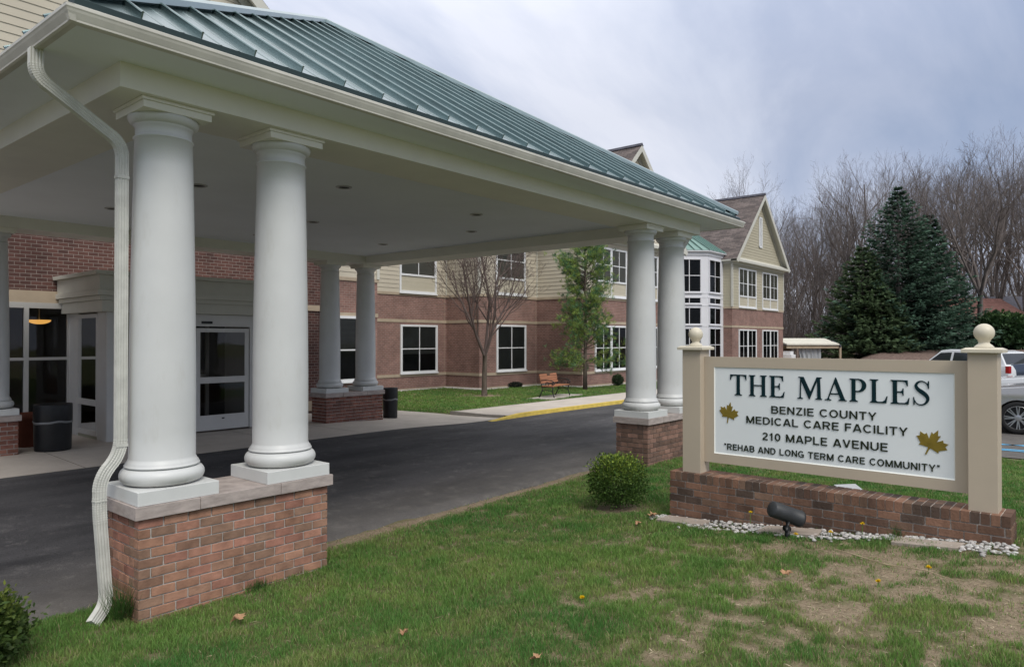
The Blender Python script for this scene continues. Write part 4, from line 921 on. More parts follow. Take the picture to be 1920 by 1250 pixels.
    def text(body,s0,s1,zb,zt,ws=.42,ls=.155):
        pos=[];x=0
        for ch in body:
            if ch==' ': x+=ws; continue
            pos.append((ch,x)); x+=SG[ch][0]+ls
        tot=x-ls; kx=(s1-s0)/tot; kz=zt-zb; b=MB(); last=None
        for ch,ox in pos:
            if last is not None and ox-last[1]>SG[last[0]][0]+ls+.01: b.build('lettering',M['letterb'],sign,off=of); b=MB()
            last=(ch,ox)
            for pi,pl in enumerate(SG[ch][1]):
                ww=w*(.75 if ch in '<>' else 1); L_=[];R2=[]; n=len(pl)
                for i,p in enumerate(pl):
                    a=Vector(pl[max(0,i-1)]); c=Vector(pl[min(n-1,i+1)]); t=(c-a).normalized(); m=Vector((-t.y,t.x))*ww/2
                    if 0<i<n-1:
                        t1=(Vector(p)-Vector(pl[i-1])).normalized(); q=abs(Vector((-t1.y,t1.x)).dot(m.normalized())); m=m/max(q,.5)
                    L_.append((p[0]+m.x,p[1]+m.y)); R2.append((p[0]-m.x,p[1]-m.y))
                o1=-.0045+.00022*pi; o0=-.0118
                P=lambda q,o: ST@Vector((s0+(ox+q[0])*kx,o,zb+q[1]*kz))
                vs=[P(q,o1) for q in L_]+[P(q,o1) for q in R2]+[P(q,o0) for q in L_]+[P(q,o0) for q in R2]; fs=[]
                for i in range(n-1): fs+=[(i,i+1,n+i+1,n+i),(2*n+i,2*n+i+1,i+1,i),(n+i,n+i+1,3*n+i+1,3*n+i)]
                fs+=[(0,n,3*n,2*n),(n-1,3*n-1,4*n-1,2*n-1)]
                b.mesh(vs,fs)
        b.build('lettering',M['letterb'],sign,off=of)
    text('BENZIE COUNTY',.693,1.746,1.497,1.577); text('MEDICAL CARE FACILITY',.411,2.022,1.369,1.449)
    text('210 MAPLE AVENUE',.593,1.845,1.199,1.281); text('<REHAB AND LONG TERM CARE COMMUNITY>',.150,2.29,1.050,1.118)
    # --- serif capitals drawn as outlines
    def serif_glyphs():
        G={}
        st,th,sf,sh=.155,.050,.075,.030
        def stem(x,y0=0,y1=1,w_=st,l=True,r=True,bot=True,top=True):
            P=[]
            a,c=x,x+w_
            P+= [(a-(sf if l and bot else 0),y0),(c+(sf if r and bot else 0),y0)]
            if r and bot: P+=[(c+sf,y0+sh),(c+.015,y0+sh+.03)]
            P+=[(c,y0+sh+.06),(c,y1-sh-.06)]
            if r and top: P+=[(c+.015,y1-sh-.03),(c+sf,y1-sh)]
            P+=[(c+(sf if r and top else 0),y1),(a-(sf if l and top else 0),y1)]
            if l and top: P+=[(a-sf,y1-sh),(a-.015,y1-sh-.03)]
            P+=[(a,y1-sh-.06),(a,y0+sh+.06)]
            if l and bot: P+=[(a-.015,y0+sh+.03),(a-sf,y0+sh)]
            return P
        G['T']=(.80,[[(.225,0),(.575,0),(.575,sh),(.495,.06),(.478,.12),(.478,.945),(.62,.945),(.72,.90),(.765,.74),(.795,.74),(.795,1),(.005,1),(.005,.74),(.035,.74),(.08,.90),(.18,.945),(.322,.945),(.322,.12),(.305,.06),(.225,sh)]])
        G['H']=(.86,[stem(.085),stem(.62),[(.235,.49),(.625,.49),(.625,.54),(.235,.54)]])
        G['E']=(.70,[[(.01,0),(.66,0),(.70,.27),(.668,.27),(.61,.12),(.52,.055),(.30,.05),(.245,.09),(.245,.48),(.36,.48),(.43,.455),(.455,.36),(.485,.36),(.485,.66),(.455,.66),(.43,.56),(.36,.53),(.245,.53),(.245,.95),(.46,.95),(.55,.91),(.61,.76),(.642,.76),(.635,1),(.01,1),(.01,.97),(.075,.94),(.09,.90),(.09,.10),(.075,.06),(.01,.03)]])
        G['L']=(.68,[[(.01,0),(.63,0),(.68,.30),(.648,.30),(.58,.13),(.48,.06),(.30,.05),(.245,.09),(.245,.90),(.26,.94),(.33,.97),(.33,1),(.01,1),(.01,.97),(.075,.94),(.09,.90),(.09,.10),(.075,.06),(.01,.03)]])
        G['M']=(1.06,[[(.005,0),(.245,0),(.245,.03),(.175,.05),(.155,.09),(.165,.80),(.50,0),(.535,0),(.87*.98,.84),(.86,.09),(.845,.05),(.775,.03),(.775,0),(1.06,0),(1.06,.03),(1.02,.05),(1.005,.09),(.975,.92),(.985,.95),(1.045,.97),(1.045,1),(.835,1),(.565,.335),(.275,1),(.045,1),(.045,.97),(.115,.95),(.13,.92),(.10,.09),(.085,.05),(.005,.03)]])
        G['A']=(.90,[[(.0,0),(.27,0),(.27,.03),(.20,.05),(.185,.10),(.235,.27),(.575,.27),(.64,.09),(.63,.05),(.57,.03),(.57,0),(.90,0),(.90,.03),(.845,.05),(.815,.10),(.47,1.02),(.44,1.02),(.13,.10),(.10,.05),(.0,.03)],[(.255,.32),(.555,.32),(.405,.76)]])
        n=12; P=[(.01,0),(.34,0),(.34,.03),(.265,.06),(.245,.10),(.245,.42),(.36,.42)]+[(.36+.31*math.sin(R_(a)),.71-.29*math.cos(R_(a))) for a in range(8,173,12)]+[(.36,1),(.01,1),(.01,.97),(.075,.94),(.09,.90),(.09,.10),(.075,.06),(.01,.03)]
        hole=[(.245,.475),(.33,.475)]+[(.33+.17*math.sin(R_(a)),.71-.235*math.cos(R_(a))) for a in range(8,173,15)]+[(.33,.945),(.245,.945)]
        G['P']=(.69,[P,hole])
        # S: swept centre line with changing width
        C=[(.545,.80),(.47,.925),(.33,.985),(.19,.93),(.125,.79),(.20,.645),(.36,.52),(.505,.375),(.535,.215),(.445,.07),(.295,.015),(.155,.06),(.055,.215)]
        Wd=[.030,.036,.045,.075,.105,.140,.165,.140,.105,.075,.045,.038,.030]
        pts=[];n=6
        def cr(a,b_,c,d,t): return .5*((2*b_)+(-a+c)*t+(2*a-5*b_+4*c-d)*t*t+(-a+3*b_-3*c+d)*t**3)
        for i in range(len(C)-1):
            g=lambda k:C[max(0,min(len(C)-1,k))]; gw=lambda k:Wd[max(0,min(len(C)-1,k))]
            for j in range(n):
                t=j/n; pts.append((cr(g(i-1)[0],g(i)[0],g(i+1)[0],g(i+2)[0],t),cr(g(i-1)[1],g(i)[1],g(i+1)[1],g(i+2)[1],t),cr(gw(i-1),gw(i),gw(i+1),gw(i+2),t)))
        pts.append((C[-1][0],C[-1][1],Wd[-1])); Lf=[];Rt=[]
        for i in range(len(pts)):
            a=pts[max(0,i-1)];c=pts[min(len(pts)-1,i+1)]; dx,dy=c[0]-a[0],c[1]-a[1]; l=math.hypot(dx,dy); nx,ny=-dy/l,dx/l; w2=pts[i][2]/2
            Lf.append((pts[i][0]+nx*w2,pts[i][1]+ny*w2)); Rt.append((pts[i][0]-nx*w2,pts[i][1]-ny*w2))
        G['S']=(.62,[Lf+Rt[::-1],[(.555,1.0),(.585,1.0),(.585,.69),(.555,.69),(.52,.83)],[(.035,.0),(.065,.0),(.085,.15),(.055,.32),(.028,.32)]])
        return G
    G=serif_glyphs(); adv=0; lay=[]; sp={' ':.40}
    for ch in 'THE MAPLES':
        if ch==' ': adv+=.46; continue
        lay.append((ch,adv)); adv+=G[ch][0]+.105
    tot=adv-.105; S0,S1,zb,zt=.222,2.213,1.674,1.907; kx=(S1-S0)/tot; kz=zt-zb
    for ch,ax in lay:
        bm=MB()
        cu=bpy.data.curves.new('g','CURVE'); cu.dimensions='2D'; cu.fill_mode='BOTH'; cu.extrude=.004
        polys=G[ch][1]
        groups=[[p] for p in polys] if ch in 'HS' else [polys]
        Vs=[];Fs=[]; 
        for gi,gp in enumerate(groups):
            cu=bpy.data.curves.new('g','CURVE'); cu.dimensions='2D'; cu.fill_mode='BOTH'; cu.extrude=.004+gi*.00025
            for p in gp:
                sp_=cu.splines.new('POLY'); sp_.points.add(len(p)-1)
                for i,q in enumerate(p): sp_.points[i].co=((q[0]+ax)*kx,q[1]*kz,0,1)
                sp_.use_cyclic_u=True
            ob=bpy.data.objects.new('g',cu); S.collection.objects.link(ob); bpy.context.view_layer.update()
            me=bpy.data.meshes.new_from_object(ob.evaluated_get(bpy.context.evaluated_depsgraph_get())); bpy.data.objects.remove(ob)
            bm.mesh([ST@Vector((S0+v.co.x,-.008+v.co.z,zb+v.co.y)) for v in me.vertices],[tuple(f.vertices) for f in me.polygons])
        bm.build('letter',M['letterg'],sign,off=of)
    # --- maple leaf emblems
    half=[(0,1.0),(.10,.74),(.20,.80),(.17,.46),(.36,.66),(.42,.56),(.62,.60),(.56,.42),(.68,.34),(.40,.12),(.44,.02),(.06,.08)]
    leaf=half+[(.035,.0),(.03,-.28),(-.03,-.28),(-.035,.0)]+[(-x,y) for x,y in half[::-1][:-1]]
    for (cx,cz,sc,rot,sx) in ((.205,1.468,.190,-10,.9),(2.225,1.325,.205,-24,1.0)):
        cu=bpy.data.curves.new('l','CURVE'); cu.dimensions='2D'; cu.fill_mode='BOTH'; cu.extrude=.003; s_=cu.splines.new('POLY'); s_.points.add(len(leaf)-1)
        for i,(x,y) in enumerate(leaf):
            y-=.35; c_,n_=math.cos(R_(rot)),math.sin(R_(rot)); s_.points[i].co=((x*c_-y*n_)*sc*sx,(x*n_+y*c_)*sc,0,1)
        s_.use_cyclic_u=True
        ob=bpy.data.objects.new('l',cu); S.collection.objects.link(ob); bpy.context.view_layer.update()
        me=bpy.data.meshes.new_from_object(ob.evaluated_get(bpy.context.evaluated_depsgraph_get())); bpy.data.objects.remove(ob)
        bm=MB(); bm.mesh([ST@Vector((cx+v.co.x,-.0085+v.co.z,cz+v.co.y)) for v in me.vertices],[tuple(f.vertices) for f in me.polygons])
        bm.build('leaf_emblem',M['leafgold'],sign,off=of)
sign_build()

# ================= SMALL OBJECTS
def trash_bin(x,y,h_,r,label,lid=True):
    z=hz(x,y)+.022; t=empty('trash_bin',(x,y,z),label,'bin')
    b=MB(); b.smooth=True; b.lathe([(r*.93,0),(r*.95,.02),(r*.985,h_*.6),(r*.99,h_*.62)],x,y,z,40,capt=False); b.build('bin_body',M['black'],t)
    b=MB(); b.smooth=True
    n=40; vs=[];fs=[]
    for k in range(n):
        a=2*math.pi*k/n; w_=.012*math.sin(a*3)+.006*math.sin(a*7)
        for dz,rr in ((-.022,.995),(-.01,1.02),(.012,1.015),(.02,.985)): vs.append((x+r*rr*math.cos(a),y+r*rr*math.sin(a),z+h_*.62+dz+w_))
    for k in range(n):
        for j in range(3): fs.append((k*4+j,((k+1)%n)*4+j,((k+1)%n)*4+j+1,k*4+j+1))
    b.mesh(vs,fs); b.build('bin_liner',M['bag'],t)
    b=MB(); b.smooth=True; b.lathe([(r*.97,h_*.60),(r*1.0,h_*.64),(r*1.0,h_*.97),(r*.985,h_),(r*.9,h_),(r*.86,h_*.96),(r*.5,h_*.94)],x,y,z,40,capb=False); b.build('bin_lid',M['black'],t)
trash_bin(2.1,9.12,.86,.315,'squat black round trash bin beside the terracotta pot and entry window')
trash_bin(10.42,9.35,.84,.21,'narrow black trash bin with white liner beside the rear right brick pedestal')
def pot():
    x,y=1.93,9.95; z=hz(x,y)+.022; t=empty('plant_pot',(x,y,z),'brown terracotta planter pot filled with soil behind the black bin','plant pot')
    b=MB(); b.smooth=True; b.lathe([(.17,0),(.225,.52),(.26,.53),(.265,.64),(.235,.645),(.225,.58)],x,y,z,32,capt=False); b.build('pot_wall',M['terracotta'],t)
    b=MB(); b.lathe([(.226,.595),(.1,.61)],x,y,z,24,capb=False); b.build('soil',M['soil'],t)
pot()
def bench():
    x,y=W(1041,27.9); z=hz(x,y)+.03; t=empty('park_bench',(x,y,z),'orange slatted wooden bench with black scrolled iron legs','bench',rz=R_(12)); T=Matrix.Translation((0,0,0))
    Wd=.78
    b=MB()
    for k in range(5): b.box(-Wd,Wd,-.27+k*.10,-.19+k*.10,.42,.455)
    b.build('seat',M['wood'],t,off=(0,0,0))
    b=MB(); TT=Matrix.Translation((0,.22,.46))@Matrix.Rotation(R_(-14),4,'X')
    for k in range(4): b.box(-Wd,Wd,-.012,.014,.08+k*.095,.162+k*.095,TT)
    b.build('backrest',M['wood'],t,off=(0,0,0))
    b=MB(); b.box(-.12,.12,-.022,-.013,.375,.44,TT); b.build('plaque',M['plaque'],t,off=(0,0,0))
    for s in (-1,1):
        b=MB(); b.smooth=True; X_=s*(Wd-.03)
        def arc(cy,cz,r,a0,a1,n=8): return [(X_,cy+r*math.cos(R_(a0+(a1-a0)*i/n)),cz+r*math.sin(R_(a0+(a1-a0)*i/n))) for i in range(n+1)]
        b.tube([(X_,-.30,0),(X_,-.27,.10),(X_,-.22,.25),(X_,-.25,.40)],[.028,.022,.022,.026],8); b.tube([(X_,.33,0),(X_,.27,.12),(X_,.20,.28),(X_,.22,.42),(X_,.27,.62),(X_,.34,.90)],[.028,.022,.022,.024,.022,.02],8)
        b.tube([(X_,-.27,.405),(X_,.24,.405)],.022,8); b.tube([(X_,-.22,.22),(X_,0,.30),(X_,.20,.24)],.015,8)
        b.tube([(X_,.27,.66),(X_,.05,.68),(X_,-.15,.66),(X_,-.27,.62)]+arc(-.26,.555,.055,100,330),.019,8); b.tube([(X_,-.24,.42),(X_,-.20,.50),(X_,-.25,.60)],.016,8); b.tube(arc(0,.52,.075,0,350,14),.012,6)
        b.build('side_frame',M['iron'],t,off=(0,0,0))
    p=MB(); pad=[(-1.5,-.55),(1.35,-.62),(1.42,.45),(-1.42,.52)]
    o=MB(); R2=Matrix.Translation((x,y,0))@Matrix.Rotation(R_(12),4,'Z')
    vs=[R2@Vector((a,c,0)) for a,c in pad]; o.mesh([(v.x,v.y,hz(v.x,v.y)-.02) for v in vs]+[(v.x,v.y,hz(v.x,v.y)+.03) for v in vs],[(4,5,6,7),(0,1,5,4),(1,2,6,5),(2,3,7,6),(3,0,4,7)])
    tag(o.build('bench_pad',M['kerbc']),kind='structure')
bench()
def spotlight():
    x,y=4.72,-3.55; z=hz(x,y); t=empty('floodlight',(x,y,z),'dark bullet floodlight on a short stake in front of the sign','floodlight')
    rt=Vector((math.sin(YAW),-math.cos(YAW),0)); A_=Vector((x,y,z+.235))-rt*.165+Vector((0,0,.062)); B_=Vector((x,y,z+.235))+rt*.155+Vector((0,0,-.062))+Vector((.06,.05,0)); d=(B_-A_); L=d.length; T=Matrix.Translation(A_)@d.to_track_quat('Z','Y').to_matrix().to_4x4()
    b=MB(); b.smooth=True; b.lathe([(.0,.0),(.070,.004),(.080,.016),(.081,L*.5),(.082,L-.03),(.085,L-.028),(.085,L),(.078,L+.004),(.072,L-.03),(.0,L-.03)],0,0,0,36,T=T,capb=False,capt=False); b.build('lamp_housing',pm('charcoal_housing',(.035,.038,.042),.5,.4,var=.2,vs=8,bump=.1,bs=120),t)
    b=MB(); b.smooth=True; b.tube([(x-.02,y,z-.02),(x-.02,y,z+.09)],[.030,.026],16); b.tube([(x-.02,y,z+.08),(x,y,z+.17)],[.020,.020],14); b.tube([(x-.03,y-.02,z+.10),(x,y+.03,z+.10)],.030,14)
    b.build('lamp_knuckle',M['black'],t)
    # second fixture behind the sign, seen through the gap
    x,y=W(1590,8.7); z=hz(x,y); t=empty('floodlight',(x,y,z),'small white topped floodlight lying low behind the sign','floodlight')
    T=Matrix.Translation((x,y,z))@Matrix.Rotation(R_(-40),4,'Z')
    b=MB(); b.mesh([T@Vector(v) for v in [(-.13,-.1,.07),(.13,-.1,.07),(.15,.1,.09),(-.15,.1,.09),(-.13,-.13,.12),(.13,-.13,.12),(.15,.08,.17),(-.15,.08,.17)]],[(0,3,2,1),(4,5,6,7),(0,1,5,4),(1,2,6,5),(2,3,7,6),(3,0,4,7)]); b.build('lamp_housing',M['steel'],t)
    b=MB(); b.box(-.12,.12,-.08,.06,.0,.065,T); b.build('lamp_base',M['black'],t)
spotlight()
def gravel_strip():
    # white stones along the sign base
    me=MB(); rnd=random.Random(3); n=900; P=[];cols=[]; F=[];V=[]
    ico=[]; g=(1+5**.5)/2
    iv=np.array([(-1,g,0),(1,g,0),(-1,-g,0),(1,-g,0),(0,-1,g),(0,1,g),(0,-1,-g),(0,1,-g),(g,0,-1),(g,0,1),(-g,0,-1),(-g,0,1)],float); iv/=np.linalg.norm(iv[0])
    it=np.array([(0,11,5),(0,5,1),(0,1,7),(0,7,10),(0,10,11),(1,5,9),(5,11,4),(11,10,2),(10,7,6),(7,1,8),(3,9,4),(3,4,2),(3,2,6),(3,6,8),(3,8,9),(4,9,5),(2,4,11),(6,2,10),(8,6,7),(9,8,1)])
    for i in range(n):
        s=rnd.uniform(-.62,2.92); edge=.34+.10*math.sin(s*2.3)+.06*math.sin(s*5.1+1); o=.16+rnd.uniform(0,edge)
        if rnd.random()<.12: o=.16+rnd.uniform(0,edge*1.35)
        q=ST@Vector((s,o,0)); z=hz(q.x,q.y); r=rnd.uniform(.011,.027); k=rng.normal(0,.12,(12,1))+1
        sc=np.array([rnd.uniform(.8,1.5),rnd.uniform(.7,1.1),rnd.uniform(.45,.8)])*r; v=iv*k*sc; a=rnd.uniform(0,6.28); c_,s_=math.cos(a),math.sin(a); v=v@np.array([[c_,s_,0],[-s_,c_,0],[0,0,1]])
        v=v+np.array([q.x,q.y,z+r*.35+.01]); F.append(it+len(V)*12); V.append(v); w_=rnd.choice([.52,.46,.38,.58,.42,.32]); t=rnd.uniform(.93,1.0); cols.append(np.tile([w_,w_*t,w_*t*.96],(12,1)))
    # small drift of pale gravel along the building foot
    o=cloud('gravel',np.concatenate(V),[np.concatenate(F)],np.concatenate(cols),M['stones'],origin=np.array(ST@Vector((1.2,.3,.3)))); tag(o,'white river stones strewn along the foot of the brick sign base','stones',kind='stuff')
    V=[];F=[];cols=[]; Q=offset(FP,.28); rnd=random.Random(5)
    for i in range(4200):
        k=rnd.choice([4,4,5,5,6,6,6,7,8,8,8,8]); a,c=Q[k],Q[k+1]; t=rnd.random(); x=a[0]+(c[0]-a[0])*t+rnd.uniform(-.28,.30); y=a[1]+(c[1]-a[1])*t-rnd.uniform(-.05,.32); r=rnd.uniform(.03,.06)
        v=iv*np.array([1.2,1,.6])*r+np.array([x,y,hz(x,y)+.01]); F.append(it+len(V)*12); V.append(v); w_=rnd.choice([.5,.42,.56,.36]); cols.append(np.tile([w_,w_*.95,w_*.88],(12,1)))
    o=cloud('gravel',np.concatenate(V),[np.concatenate(F)],np.concatenate(cols),M['stones'],origin=(20,16,0)); tag(o,'pale gravel bed along the foot of the building walls','gravel',kind='stuff')
gravel_strip()
def slabs():
    for i,(s,o,L,w_,r,lab) in enumerate([(-.18,.33,.58,.26,4,'flat grey paving stone at the left end of the brick sign base'),(1.02,.36,.62,.30,-6,'flat grey paving stone behind the bullet floodlight'),(2.25,.40,.55,.24,3,'flat sandy paving stone sunk in grass near the right sign post')]):
        q=ST@Vector((s,o,0)); z=hz(q.x,q.y)+.012; t=empty('paving_stone',q+Vector((0,0,z)),lab,'paving stone',group='paving stones along the sign base'); bpy.data.objects.remove(t)
        rnd=random.Random(i); pl=[(math.copysign(L/2,c)*rnd.uniform(.8,1.05),d*w_/2*rnd.uniform(.8,1.1)) for c,d in ((-1,-1),(-.1,-1.05),(1,-.9),(1,.9),(.1,1),(-1,1))]
        pl[1]=(pl[1][0]*.1,pl[1][1]); pl[4]=(pl[4][0]*.1,pl[4][1])
        b=MB(); T=ST@Matrix.Translation((s,o,0))@Matrix.Rotation(R_(r),4,'Z')
        vs=[T@Vector((a,c,0)) for a,c in pl]; b.mesh([(v.x,v.y,hz(v.x,v.y)-.03) for v in vs]+[(v.x,v.y,hz(v.x,v.y)+.034) for v in vs],[tuple(range(5,-1,-1)),tuple(range(6,12))]+[(k,(k+1)%6,6+(k+1)%6,6+k) for k in range(6)])
        ob=b.build('paving_stone',M['flag'],origin=(q.x,q.y,z),bevel=.006); tag(ob,lab,'paving stone','paving stones along the sign base')
slabs()
def dandelions():
    D=[(5.10,-3.02,.13,'yellow dandelion against the brick sign base left of the floodlight'),(5.05,-4.15,.10,'yellow dandelion in the white stones near the middle of the sign base'),(4.62,-3.66,.05,'yellow dandelion at the foot of the floodlight stake'),(2.13,-2.86,.02,'lone yellow dandelion in the open lawn left of the worn patch'),(3.46,-4.65,.02,'yellow dandelion in the worn grass in front of the sign'),(4.9,-3.9,.03,'tiny yellow dandelion low in the white stones'),(3.95,-4.9,.03,'small yellow dandelion at the grass edge near the right sign post')]
    for x,y,h_,lab in D:
        z=hz(x,y); t=empty('dandelion',(x,y,z),lab,'flower','dandelions in the lawn')
        b=MB(); b.tube([(x,y,z),(x+.005,y,z+h_+.02)],.003,6); b.build('stem',M['stem'],t)
        P=np.tile([x+.005,y,z+h_+.02],(60,1)); D_=rng.normal(size=(60,3)); D_[:,2]=np.abs(D_[:,2])*.7+.05; Ln=np.full(60,.024); V,F,C=slivers(P,D_,Ln,np.full(60,.008),np.tile([.8,.55,.01],(60,1))); cloud('flower_head',V,[F],C,M['dandy'],t)
dandelions()
def dead_leaves():
    px=[(5.0,-1.9,.085,'pale curled dead leaf on the grass in front of the boxwood'),(3.35,-4.0,.07,'brown dead leaf standing in the worn grass before the sign'),(.47,-.72,.07,'brown dead leaf on the dark grass below the brick pedestal'),(1.0,-3.3,.05,'dead leaf at the bottom edge of the lawn'),(4.55,-1.95,.05,'small whitish dead leaf on the lawn left of the stones'),(.9,-2.2,.04,'crumpled dead leaf in the near lawn below the asphalt edge')]
    for i,(x,y,s,lab) in enumerate(px):
        rnd=random.Random(i*5+1); z=hz(x,y)+.03; n=14; vs=[(x,y,z+.02)]
        for k in range(n):
            a=2*math.pi*k/n; r=s*(.55+.45*(k%2))*rnd.uniform(.8,1.2); vs.append((x+r*math.cos(a),y+r*.7*math.sin(a),z+.018+rnd.uniform(-.01,.03)+.2*r*abs(math.sin(a))))
        top=[(a,b_,c+.0015) for a,b_,c in vs]
        b=MB(); N=len(vs); b.mesh(vs+top,[(0,1+(k+1)%n,1+k) for k in range(n)]+[(N,N+1+k,N+1+(k+1)%n) for k in range(n)]+[(1+k,1+(k+1)%n,N+1+(k+1)%n,N+1+k) for k in range(n)])
        tag(b.build('dead_leaf',M['deadleaf'],origin=(x,y,z)),lab,'dead leaf','dead leaves on the lawn')
    b=MB(); P=[(4.3,-4.1),(4.1,-4.35),(3.95,-4.6),(3.85,-4.9),(3.7,-5.1)]; b.tube([(x,y,hz(x,y)+.045+.01*(i%2)) for i,(x,y) in enumerate(P)],[.004,.006,.006,.005,.003],6)
    tag(b.build('twig',pm('dry_twig',(.45,.36,.24),.8,.2),origin=(3.95,-4.6,.4)),'pale dry twig lying across the worn grass before the sign','twig')
dead_leaves()

# ================= VEGETATION
def grass():
    def make(name,x0,x1,y0,y1,dens,hh,ww,keep,label,dmax):
        area=(x1-x0)*(y1-y0); n=int(area*dens); X=rng.uniform(x0,x1,n); Y=rng.uniform(y0,y1,n)
        dx,dy=X-CAM[0],Y-CAM[1]; f=dx*.763+dy*.6465; r=(dx*.6465-dy*.763)/np.maximum(f,.1)
        prob=np.clip((5.0/np.maximum(f,3))**1.1,0,1); so=soilf(X,Y)
        cl=fbm(X,Y,.22,21); prob=prob*np.clip(1.05-so*1.0,.10,1)*np.clip(.05+cl*1.75,.06,1)
        m=(f>3.2)&(np.abs(r)<.83)&(rng.random(n)<prob)&keep(X,Y); X,Y,f,so,cl=X[m],Y[m],f[m],so[m],cl[m]; n=len(X)
        Z=H(X,Y)+np.where((X>-3)&(X<13.5)&(Y<1)&(Y>-6.5),(fbm(X,Y,.5,3)-.5)*.035,0)-.005
        p1=fbm(X,Y,1.3,31); p2=fbm(X,Y,.3,41); dark=ssn(Y,-3.0,.3)
        lush=np.clip(cl*1.2-.2+.5*(p1-.5),0,1)
        hgt=hh*(.30+.5*rng.random(n)+.95*lush)*(1-.6*so); wd=ww*(.7+.6*rng.random(n))*np.clip(f/5,1,4)**.8
        ang=rng.uniform(0,2*np.pi,n); lean=rng.uniform(.1,.75,n)*hgt; la=rng.uniform(0,2*np.pi,n)
        sx,sy=np.cos(ang)*wd/2,np.sin(ang)*wd/2; lx,ly=np.cos(la)*lean,np.sin(la)*lean
        B0=np.stack([X-sx,Y-sy,Z],1);B1=np.stack([X+sx,Y+sy,Z],1)
        M0=np.stack([X-sx*.8+lx*.35,Y-sy*.8+ly*.35,Z+hgt*.6],1);M1=np.stack([X+sx*.8+lx*.35,Y+sy*.8+ly*.35,Z+hgt*.6],1); Tp=np.stack([X+lx,Y+ly,Z+hgt*.97],1)
        V=np.stack([B0,B1,M1,M0,Tp],1).reshape(-1,3); i=np.arange(n)*5
        Q=np.stack([i,i+1,i+2,i+3],1); Tt=np.stack([i+3,i+2,i+4],1)
        gA=np.array([.075,.200,.045]); gB=np.array([.18,.30,.070]); gC=np.array([.34,.37,.12]); st=np.array([.33,.27,.16])
        k=np.clip(p1*1.7-.42+rng.normal(0,.15,n)-.30*(1-dark*0)*0,0,1)[:,None]; col=gA*(1-k)+gB*k
        k2=np.clip((p2-.45)*2.2+rng.normal(0,.2,n),0,1)[:,None]*.55; col=col*(1-k2)+gC*k2
        straw=(rng.random(n)<(.04+.08*(p2>.5)+.4*so))[:,None]; col=np.where(straw,st*(.6+.6*rng.random((n,1))),col)
        col=col*(.75+.5*rng.random((n,1)))
        o=cloud(name,V,[Q,Tt],np.repeat(col,5,0),M['grassm'],origin=((x0+x1)/2,(y0+y1)/2,.1)); tag(o,label,'grass',kind='stuff')
        return n
    def k1(X,Y):
        e=.64-1.6*np.maximum(0,(X-10.2)/3.1)**2.2
        m=(Y<e)&(X<13.25); m&=~((X>-.02)&(X<1.82)&(Y>-.02)&(Y<.66)); m&=~((X>8.2)&(X<10.1)&(Y>-.02)&(Y<.66))
        s=(X-SP.x)*sdv.x+(Y-SP.y)*sdv.y; o=(X-SP.x)*son.x+(Y-SP.y)*son.y
        m&=~((s>-.46)&(s<2.87)&(o>-.21)&(o<.165)); edge=.30+.10*np.sin(s*2.3)+.05*np.sin(s*5.1+1)
        m&=~((s>-.62)&(s<3.0)&(o>.15)&(o<.16+edge)&(rng.random(len(X))<.96)); m&=((X-5.33)**2+(Y+1.2)**2)>.07
        return m
    make('grass',-2.2,13.3,-8.5,.75,9500,.050,.0042,k1,'patchy green lawn in front of the canopy and around the sign',14)
    def k2(X,Y):
        m=(Y>8.98)&(X>12.45)&(X<36); m&=~((Y>18.1)|((X>21.0)&(Y>15.9))|((X>25.5)&(Y>13.0))); m&=((X-18.84)**2+(Y-13.5)**2)>.16; bx,by=W(1041,27.9)
        m&=~((np.abs(X-bx)<1.4)&(np.abs(Y-by)<.5)); m&=~((Y<10.3)&(X<12.9-.15*(Y-9))); return m
    make('grass',12.4,34,8.9,18.2,1100*3.2,.055,.009,k2,'green lawn strip between the sidewalk and the building',40)
grass()
def thatch():
    n=60000; X=rng.uniform(-1.5,8,n); Y=rng.uniform(-7.5,.7,n); so=soilf(X,Y); dx,dy=X-CAM[0],Y-CAM[1]; f=dx*.763+dy*.6465; r=(dx*.6465-dy*.763)/np.maximum(f,.1)
    s=(X-SP.x)*sdv.x+(Y-SP.y)*sdv.y; o=(X-SP.x)*son.x+(Y-SP.y)*son.y
    m=(f>3.2)&(np.abs(r)<.82)&(rng.random(n)<(.06+so*.9))&~((s>-.6)&(s<3)&(o>-.25)&(o<.48))&~((X>-.02)&(X<1.82)&(Y>-.02))&(Y<.62); X,Y,f=X[m],Y[m],f[m]; n=len(X)
    Z=H(X,Y)+(fbm(X,Y,.5,3)-.5)*.035+rng.uniform(0,.012,n); a=rng.uniform(0,6.28,n); D=np.stack([np.cos(a),np.sin(a),rng.uniform(-.05,.35,n)],1)
    pal=np.array([[.42,.34,.22],[.30,.23,.15],[.52,.44,.31],[.16,.11,.075],[.12,.19,.05]]); C=pal[rng.integers(0,5,n)]*(.7+.5*rng.random((n,1)))
    V,F,C=slivers(np.stack([X,Y,Z],1),D,rng.uniform(.02,.065,n),rng.uniform(.002,.006,n),C,np.tile([0,0,1.0],(n,1))+rng.normal(0,.3,(n,3))); o=cloud('dead_thatch',V,[F],C,M['grassm'],origin=(3,-3.5,.3)); tag(o,'dry tan thatch and clippings lying in the worn lawn patches','thatch',kind='stuff')
thatch()
def tuft(name,x,y,n,h_,r,label,wd=.004):
    X=x+rng.normal(0,r,n); Y=y+rng.normal(0,r*.6,n); Z=H(X,Y); D=np.stack([rng.normal(0,.35,n),rng.normal(0,.35,n),np.ones(n)],1); cols=np.array([.05,.11,.025])*(.5+rng.random((n,1)))
    V,F,C=slivers(np.stack([X,Y,Z],1),D,h_*(.5+.6*rng.random(n)),np.full(n,wd),cols); o=cloud(name,V,[F],C,M['grassm'],origin=(x,y,hz(x,y))); tag(o,label,'grass tuft')
